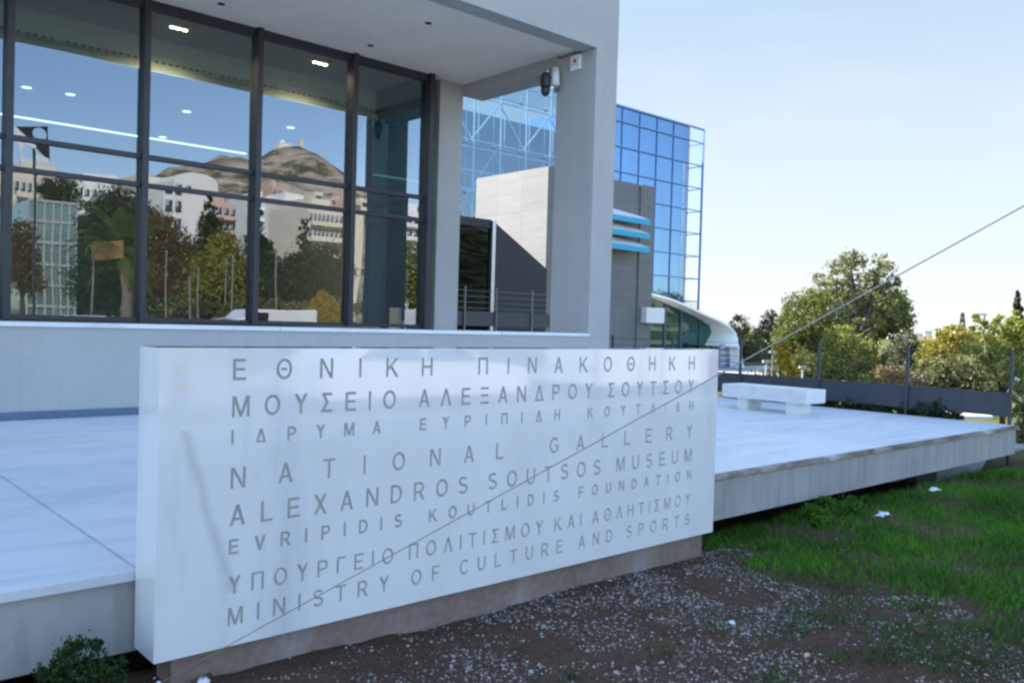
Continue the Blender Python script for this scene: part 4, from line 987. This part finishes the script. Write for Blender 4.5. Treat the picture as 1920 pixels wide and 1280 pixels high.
# hill
ridge_px = [(-420, 500), (-200, 470), (60, 400), (200, 345), (265, 316), (330, 294), (400, 284), (445, 281), (470, 291), (488, 277), (518, 264), (546, 263), (572, 281), (600, 303), (640, 345), (690, 395), (740, 372), (800, 385), (900, 430), (1100, 500)]
RP = [vt(x, y, -1000) for x, y in ridge_px]; rx = [p_[0] for p_ in RP]; rz = [p_[2] for p_ in RP]
def make_hill():
    xs = np.linspace(rx[0], rx[-1], 170); ts = np.linspace(-1, 1, 60); V = []
    for t_ in ts:
        y = -1000 + (620*t_ if t_ > 0 else 500*t_)
        fall = (1-abs(t_))**1.25
        for x in xs:
            h = np.interp(x, rx, rz); n_ = float(vnoise(x+3000, y+3000, 90, 31)-.5)*46+float(vnoise(x+3000, y+3000, 28, 32)-.5)*20
            V.append((x, y, h*fall + n_*min(1, fall*1.5)*min(1, abs(t_)*5) + float(vnoise(x+3000, 0, 14, 33)-.5)*8*fall - 4))
    n, mm = len(ts), len(xs); idx = np.arange(n*mm).reshape(n, mm)
    fs = np.stack([idx[:-1,:-1], idx[:-1,1:], idx[1:,1:], idx[1:,:-1]], -1).reshape(-1, 4)
    np_mesh('hill', np.array(V), fs, MT['hill'], smooth=True, kind='structure')
make_hill()
P = vt(528, 266, -1000); ch = thing('hilltop_chapel', 'white chapel on top of the rocky hill reflected in the glass', 'chapel', (P[0], P[1], P[2]-12))
MB().box(P[0]-9, P[0]+7, P[1]-6, P[1]+6, P[2]-14, P[2]-1.5).build('nave', MT['house_white'], ch)
b = MB(); b.ball((P[0]-2, P[1], P[2]-1), 4, 14, 8); b.build('dome', MT['house_white'], ch, smooth=True)
Q = vt(558, 263, -1000); MB().box(Q[0]-2, Q[0]+2, Q[1]-2, Q[1]+2, Q[2]-24, Q[2]+1).build('bell_tower', MT['house_cream'], ch)
def apartment(label, x0, x1, ytop, Y, mat, floors, nx, round_top=False, group='apartment blocks reflected in the glass', bal=True, zb=-.5):
    a, b_ = vt(x0, ytop, Y), vt(x1, ytop, Y); X0, X1 = sorted((a[0], b_[0])); Z1 = (a[2]+b_[2])/2; D = 14
    o = thing('apartment_block', label, 'apartment block', ((X0+X1)/2, Y-D/2, zb), group)
    mb_ = MB()
    if round_top:
        r = (X1-X0)/2; pts = [(X0, Y, zb), (X1, Y, zb)] + [(X0+r+r*math.cos(t_), Y, Z1-r*.45+r*.45*math.sin(t_)) for t_ in np.linspace(0, math.pi, 15)]
        mb_.prism(pts, (0, -D, 0))
    else:
        mb_.box(X0, X1, Y-D, Y, zb, Z1); mb_.box(X0+(X1-X0)*.2, X1-(X1-X0)*.25, Y-D, Y-2.5, Z1, Z1+2.2)
    mb_.build('walls', MT[mat], o)
    fh = 2.9; proto = None; wW = (X1-X0)/nx
    for f_ in range(floors):
        z = Z1-1.0-(f_+1)*fh+.9-(r*.35 if round_top else 0)
        if z < 2: break
        if bal and not round_top:
            MB().box(X0+.3, X1-.3, Y, Y+1.3, z-.5, z+.35).build('balcony', MT[mat], o)
        for i in range(nx):
            if round_top and i not in (0, 1): continue
            if proto is None:
                cx_ = X0+wW*(i+.5); wb = MB(); wb.box(cx_-wW*.34, cx_+wW*.34, Y, Y+.08, z, z+1.9)
                proto = wb.build('window', MT['house_glass'], o); pl = (proto.location.copy(), i, z)
                sh = MB().box(cx_-wW*.34, cx_-wW*.02, Y+.08, Y+.16, z+.9, z+1.9).build('shutter', MT['awning'], proto)
            else:
                copy_tree(proto, Vector(((i-pl[1])*wW, 0, z-pl[2])), o)
    return o
apartment('cream stepped apartment block reflected at the far left of the glass', 22, 150, 332, -120, 'house_cream', 7, 10)
apartment('white flat topped apartment block reflected behind the green glass office', 150, 262, 347, -150, 'house_white', 6, 8)
apartment('white apartment block with a rounded blind gable reflected in the second bay', 312, 402, 322, -120, 'house_white', 3, 5, True)
apartment('low cream apartment block left of the rounded gable in the reflection', 258, 312, 352, -128, 'house_cream', 4, 4)
apartment('pink apartment block right of the rounded gable in the reflection', 402, 452, 383, -150, 'house_pink', 4, 4)
apartment('narrow orange apartment tower reflected below the hill', 515, 533, 350, -220, 'house_pink', 5, 2)
apartment('white apartment block reflected left of the third mullion', 478, 512, 372, -180, 'house_white', 5, 3)
apartment('white apartment block with long balconies reflected below the hill', 535, 590, 378, -170, 'house_white', 8, 7)
apartment('large cream apartment block with long balconies reflected beside the fourth mullion', 578, 645, 392, -120, 'house_cream', 8, 8)
apartment('white apartment block reflected at the right end of the glass', 752, 800, 398, -130, 'house_white', 6, 4)
apartment('tall cream apartment block reflected at the left frame edge', -120, 18, 322, -125, 'house_cream', 7, 10)
rs = random.Random(3)
for i in range(14):
    x = 470+i*15+rs.uniform(-5, 5); y = 360+rs.uniform(-6, 16); Y = -430+rs.uniform(-40, 40); a = vt(x, y, Y); b_ = vt(x+rs.uniform(8, 16), y, Y)
    o = thing('hillside_house', 'small pale house at the foot of the hill reflected in the glass', 'house', ((a[0]+b_[0])/2, Y, 0), 'houses at the foot of the hill')
    MB().box(a[0], b_[0], Y-12, Y, 0, a[2]).build('walls', MT[rs.choice(['house_white', 'house_cream', 'house_pink'])], o)
    MB().box(a[0]+(b_[0]-a[0])*.15, b_[0]-(b_[0]-a[0])*.15, Y, Y+.3, a[2]-5.2, a[2]-2.6).build('window', MT['house_glass'], o)
# green glass office
a, b_ = vt(52, 372, -62), vt(150, 380, -62)
gk = thing('glass_office', 'green glass office building reflected in the first bay', 'building', ((a[0]+b_[0])/2, -68, 0))
MB().box(a[0], b_[0], -76, -62, 0, a[2]).build('body', MT['green_glass'], gk)
fb = MB()
for i in range(7): x = a[0]+(b_[0]-a[0])*i/6; fb.box(x-.08, x+.08, -62, -61.9, 0, a[2])
for i in range(6): z = a[2]*(i+1)/6; fb.box(a[0], b_[0], -61.99, -61.86, z-.12, z+.12)
fb.build('mullions', MT['post_grey'], gk)
MB().box(b_[0], b_[0]+3.2, -74, -64, 0, a[2]*.93).build('dark_wing', MT['dark_cladding'], gk)
def m_tree(name, label, blobs, Y, root, leaf, mat, per=1.2, trunk=.2, cat='tree', clump=.3, group='street trees reflected in the glass'):
    W_ = []; sc_d = (2*YG-Y)/.745
    for (x, y, r) in blobs:
        q = vt(x, y, Y); R_ = r*sc_d/F; W_.append((q[0], Y+random.uniform(-.5, .5)*R_, q[2], R_))
    q = vt(root, 600, Y); o = thing(name, label, cat, (q[0], Y, 0), group)
    leaf_cloud('crown', W_, leaf*.75, per, MT[mat], o, clump); limb_trunk((q[0], Y, 0), [(w_[0], w_[1], w_[2]) for w_ in W_], trunk, MT['bark'], o)
con = lambda x, yt, yb, w0: [(x+random.uniform(-4, 4), yt+(yb-yt)*t_, 5+w0*t_) for t_ in np.linspace(0, 1, 8)]
m_tree('conifer_tree', 'dark conifer reflected in front of the rounded gable', con(402, 376, 520, 34), -34, 402, .18, 'leaf_dark', 1.6)
m_tree('conifer_tree', 'dark conifer reflected just right of the third mullion', con(492, 402, 540, 30), -34, 492, .18, 'leaf_dark', 1.6)
m_tree('conifer_tree', 'slender dark conifer reflected before the balconied block', con(574, 415, 540, 16), -38, 574, .16, 'leaf_dark', 1.6)
m_tree('broadleaf_tree', 'dark green broad tree reflected at the foot of the balconied block', [(560,520,36),(600,500,30),(625,490,26),(590,540,40),(540,540,34),(640,520,26),(610,560,34)], -30, 590, .18, 'leaf_dark', 1.6)
m_tree('broadleaf_tree', 'yellowing tree reflected left of the third mullion', [(430,470,26),(400,510,32),(440,520,36),(420,560,38),(455,560,30),(380,550,28)], -26, 425, .16, 'leaf_yellow', 1.3)
m_tree('broadleaf_tree', 'rust brown tree reflected in the second bay', [(300,440,28),(325,460,30),(290,480,30),(350,480,26),(310,520,36),(345,530,34),(285,545,30)], -32, 315, .17, 'leaf_autumn', 1.4)
m_tree('broadleaf_tree', 'dark tree reflected behind the palm', [(205,420,34),(235,400,34),(255,420,30),(200,470,36),(230,500,44),(190,530,36),(255,520,36),(235,560,40)], -38, 225, .18, 'leaf_dark', 1.5)
m_tree('broadleaf_tree', 'dark bare topped tree reflected above the green glass office', [(112,350,18),(128,362,18),(98,362,16),(115,380,22)], -75, 115, .22, 'leaf_dark', 1.2)
m_tree('broadleaf_tree', 'brown shrubby tree reflected left of the green glass office', [(40,440,18),(30,470,22),(48,490,22),(35,510,24),(52,530,18)], -45, 40, .17, 'leaf_autumn', 1.4)
m_tree('golden_bush', 'golden yellow bush reflected beside the fourth mullion', [(608,562,15),(590,580,18),(620,585,20),(600,600,22),(630,600,18)], -16, 606, .09, 'leaf_gold', 1.2, .04, 'bush')
m_tree('broadleaf_tree', 'light olive tree reflected at the right end of the glass', [(765,480,22),(780,500,22),(760,520,26),(785,540,26),(765,570,28)], -30, 770, .16, 'leaf_lime', 1.3)
m_tree('hedge', 'low dark hedge reflected along the bottom of the glass', [(x, 585, 17) for x in range(285, 660, 17)], -24, 470, .14, 'leaf_olive', 1.3, .06, 'hedge')
# palm
q = vt(240, 600, -24); top = vt(236, 470, -24)
pa = thing('palm_tree', 'palm tree with an arching crown reflected beside the second mullion', 'tree', (q[0], -24, 0))
MB().tube([(q[0], -24, 0), (q[0]+.1, -24, top[2]*.5), (top[0], -24, top[2])], [.34, .28, .30], 12).build('trunk', MT['pale_bark'], pa, smooth=True)
vs = []; fs = []
for k_ in range(44):
    az = random.uniform(0, 6.28); el = random.uniform(-.5, 1.3); L = random.uniform(2.6, 3.6); pv_ = np.array([top[0], -24, top[2]]); d = np.array([math.cos(az)*math.cos(el), math.sin(az)*math.cos(el), math.sin(el)])
    for s in range(9):
        nx_ = pv_ + d*L/9; d = d+np.array([0, 0, -.16]); d /= np.linalg.norm(d)
        side = np.cross(d, [0, 0, 1.0]); side /= np.linalg.norm(side)+1e-6; wl = .5*math.sin(math.pi*(s+.6)/9.6)+.05
        for sg in (-1, 1):
            for h_ in (.0, .5):
                b0 = pv_+(nx_-pv_)*h_; tip = b0+side*sg*wl+d*.25-np.array([0, 0, .15]); i0 = len(vs); vs += [tuple(b0), tuple(b0+(nx_-pv_)*.35), tuple(tip)]; fs.append((i0, i0+1, i0+2))
        pv_ = nx_
b = MB(); b.add(vs, fs); b.build('crown', MT['leaf_green'], pa)
b0, b1 = vt(178, 462, -23), vt(238, 482, -23)
bd = thing('tan_banner', 'tan hanging banner board reflected in front of the palm', 'banner', (float(b0[0]), -23, 0))
MB().prism([(b0[0], -23, b0[2]-.75), (b1[0], -23, b1[2]-.0), (b1[0], -23, b1[2]+.95), (b0[0], -23, b0[2]+.1)], (0, -.06, 0)).build('board', MT['tan_board'], bd)
MB().tube([(b0[0]+.1, -23.1, 0), (b0[0]+.1, -23.1, b0[2]+.2)], .05, 8).build('post', MT['post_dim'], bd)
sc2 = thing('sculpture', 'black and white panel sculpture with round holes on a post reflected in the first bay', 'sculpture', (0, -14, 0))
def holed_panel(poly, holes, y, th):
    cu = bpy.data.curves.new('c', 'CURVE'); cu.dimensions = '2D'; cu.fill_mode = 'BOTH'; cu.extrude = th/2
    s = cu.splines.new('POLY'); s.points.add(len(poly)-1)
    for q, pt in zip(s.points, poly): q.co = (pt[0], pt[1], 0, 1)
    s.use_cyclic_u = True
    for cx, cz, r in holes:
        s = cu.splines.new('POLY'); s.points.add(27); s.use_cyclic_u = True
        for i_, q in enumerate(s.points): q.co = (cx+r*math.cos(i_*2*math.pi/28), cz+r*math.sin(i_*2*math.pi/28), 0, 1)
    return curve_mesh(cu, y)
def curve_mesh(cu, y):
    o = bpy.data.objects.new('tmp', cu); COL.objects.link(o); bpy.context.view_layer.update()
    dg = bpy.context.evaluated_depsgraph_get(); me = bpy.data.meshes.new_from_object(o.evaluated_get(dg))
    bpy.data.objects.remove(o); bpy.data.curves.remove(cu)
    co = np.zeros(len(me.vertices)*3, np.float32); me.vertices.foreach_get('co', co); co = co.reshape(-1, 3)
    co = np.stack([co[:,0], y-co[:,2], co[:,1]], -1).copy(); me.vertices.foreach_set('co', co.ravel()); me.update()
    return me
def place_mesh(name, me, mat, parent):
    o0 = origin(parent); me.transform(Matrix.Translation(-o0)); return mesh_obj(name, me, mat, parent)
SY = -14.0
def s_(x, y): p_ = vt(x, y, SY); return (float(p_[0]), float(p_[2]))
rr = lambda px_: px_*(2*YG-SY)/.72/F
h1 = s_(83, 253); h2 = s_(56, 289)
place_mesh('black_panel', holed_panel([s_(41, 240), s_(98, 238), s_(98, 303), s_(70, 276)], [(*h1, rr(8))], SY-.06, .09), MT['black_plastic'], sc2)
place_mesh('white_panel', holed_panel([s_(35, 240), s_(70, 272), s_(72, 292), s_(95, 298), s_(94, 308), s_(40, 306)], [(*h2, rr(8))], SY+.06, .09), MT['white_panel'], sc2)
b = MB(); q = s_(66, 303); b.tube([(q[0], SY+.1, 0), (q[0], SY+.1, q[1]+.5)], .06, 8); b.build('stand', MT['dark_frame'], sc2)
# grassy bank
bkx = np.linspace(-30, 14, 40); V = []
for t_ in np.linspace(0, 1, 12):
    for x in bkx: V.append((x, -15-t_*24, 3.3*math.sin(t_*math.pi)**.8*(1-sstep(6, 14, x)) + float(vnoise(x+100, t_*40, 3, 41))*.3 - .15))
idx = np.arange(12*40).reshape(12, 40)
np_mesh('grassy_bank', np.array(V), np.stack([idx[:-1,:-1], idx[:-1,1:], idx[1:,1:], idx[1:,:-1]], -1).reshape(-1, 4), MT['lawn'], smooth=True, kind='structure')
for i, (x, y, Y, lb) in enumerate(((316, 472, -20, 'slim pale street post reflected before the rust brown tree'), (364, 520, -18, 'short pale street post reflected before the rust brown tree'), (444, 482, -18, 'slim pale street post reflected before the yellowing tree'), (432, 488, -24, 'thin farther street post reflected before the yellowing tree'), (108, 474, -17, 'pale street post reflected before the green glass office'), (522, 470, -22, 'thin street post reflected before the dark broad tree'), (380, 505, -22, 'thin street post reflected between the rust and yellowing trees'))):
    q = vt(x, y, Y); o = thing('street_post', lb, 'post', (q[0], Y, 0), 'street posts reflected in the glass')
    MB().tube([(q[0], Y, 0), (q[0], Y, q[2])], [.05, .04], 8).build('shaft', MT['post_dim'], o); MB().ball((q[0], Y, q[2]), .08, 8, 6).build('cap', MT['post_dim'], o)
# vehicles
def vehicle(name, label, x, y, mat, L=4.3, Wd=1.75, H=1.47, van=False, pickup=False, face=1, group='vehicles on the street behind the viewer'):
    o = thing(name, label, 'van' if van else ('pickup' if pickup else 'car'), (x, y, .012), group); h0 = .30
    LL = L; L = L*face
    if van: prf = [(-.5, .30), (.5, .30), (.5, 1.15), (.46, 1.5), (.30, 1.62), (.20, H), (-.49, H), (-.5, H-.1)]
    elif pickup: prf = [(-.5, .35), (.5, .35), (.5, .90), (.27, 1.0), (.16, H), (-.06, H), (-.10, 1.0), (-.5, 1.0)]
    else: prf = [(-.5, .30), (.5, .30), (.5, .72), (.46, .82), (.24, .92), (.08, H), (-.26, H), (-.43, .98), (-.5, .92)]
    yy = y-Wd/2
    b_ = MB(); b_.prism([(x+p_[0]*L, yy, p_[1]) for p_ in prf], (0, Wd, 0)); b_.build('body', MT[mat], o, bevel=.06, seg=3)
    if van: wp = [[(.27, 1.5), (.18, H-.12), (.06, H-.12), (.06, 1.35), (.26, 1.35)]]
    elif pickup: wp = [[(.24, .99), (.15, H-.1), (-.05, H-.1), (-.08, .99)]]
    else: wp = [[(.20, .93), (.07, H-.09), (-.07, H-.09), (-.07, .93)], [(-.09, .93), (-.09, H-.09), (-.25, H-.09), (-.38, .96)]]
    for s_y in (yy-.006, yy+Wd-.006):
        for poly in wp: b_ = MB(); b_.prism([(x+p_[0]*L, s_y, p_[1]) for p_ in poly], (0, .012, 0)); b_.build('window', MT['car_glass'], o)
    for wx in (-.31, .31):
        for sy in (yy+.02, yy+Wd-.22):
            b_ = MB(); b_.disc((x+wx*L, sy, .32), (0, 1, 0), .31, .2, 22); wh = b_.build('wheel', MT['tyre'], o)
            b_ = MB(); b_.disc((x+wx*L, sy-.006, .32), (0, 1, 0), .19, .212, 16); b_.build('rim', MT['rim'], wh)
    for sy in (yy+.12, yy+Wd-.42): MB().box(*sorted((x+L*.5-.02*face, x+L*.5+.015*face)), sy, sy+.3, .62, .75).build('headlight', MT['pale_glass'], o)
    return o
q = vt(497, 600, -6.3)
vehicle('delivery_van', 'white delivery van with a short hood reflected at the bottom of the glass', q[0], -6.3, 'car_white', 3.9, 1.8, 1.95, van=True, face=-1)
vehicle('delivery_van', 'white van with tall sides parked in the far lane of the street', 27.5, -9.6, 'car_white', 5.2, 1.95, 2.25, van=True)
vehicle('parked_car', 'silver car parked on the street nearest the viewer', 3.2, -5.6, 'car_silver')
vehicle('parked_car', 'white car parked on the street between the silver car and the delivery van', 9.0, -5.7, 'car_white')
vehicle('parked_car', 'dark red car parked on the street beyond the white delivery van', 21.4, -5.8, 'car_red')
vehicle('parked_car', 'silver car parked last along the kerb beyond the dark red car', 27.2, -5.8, 'car_silver', 4.5)
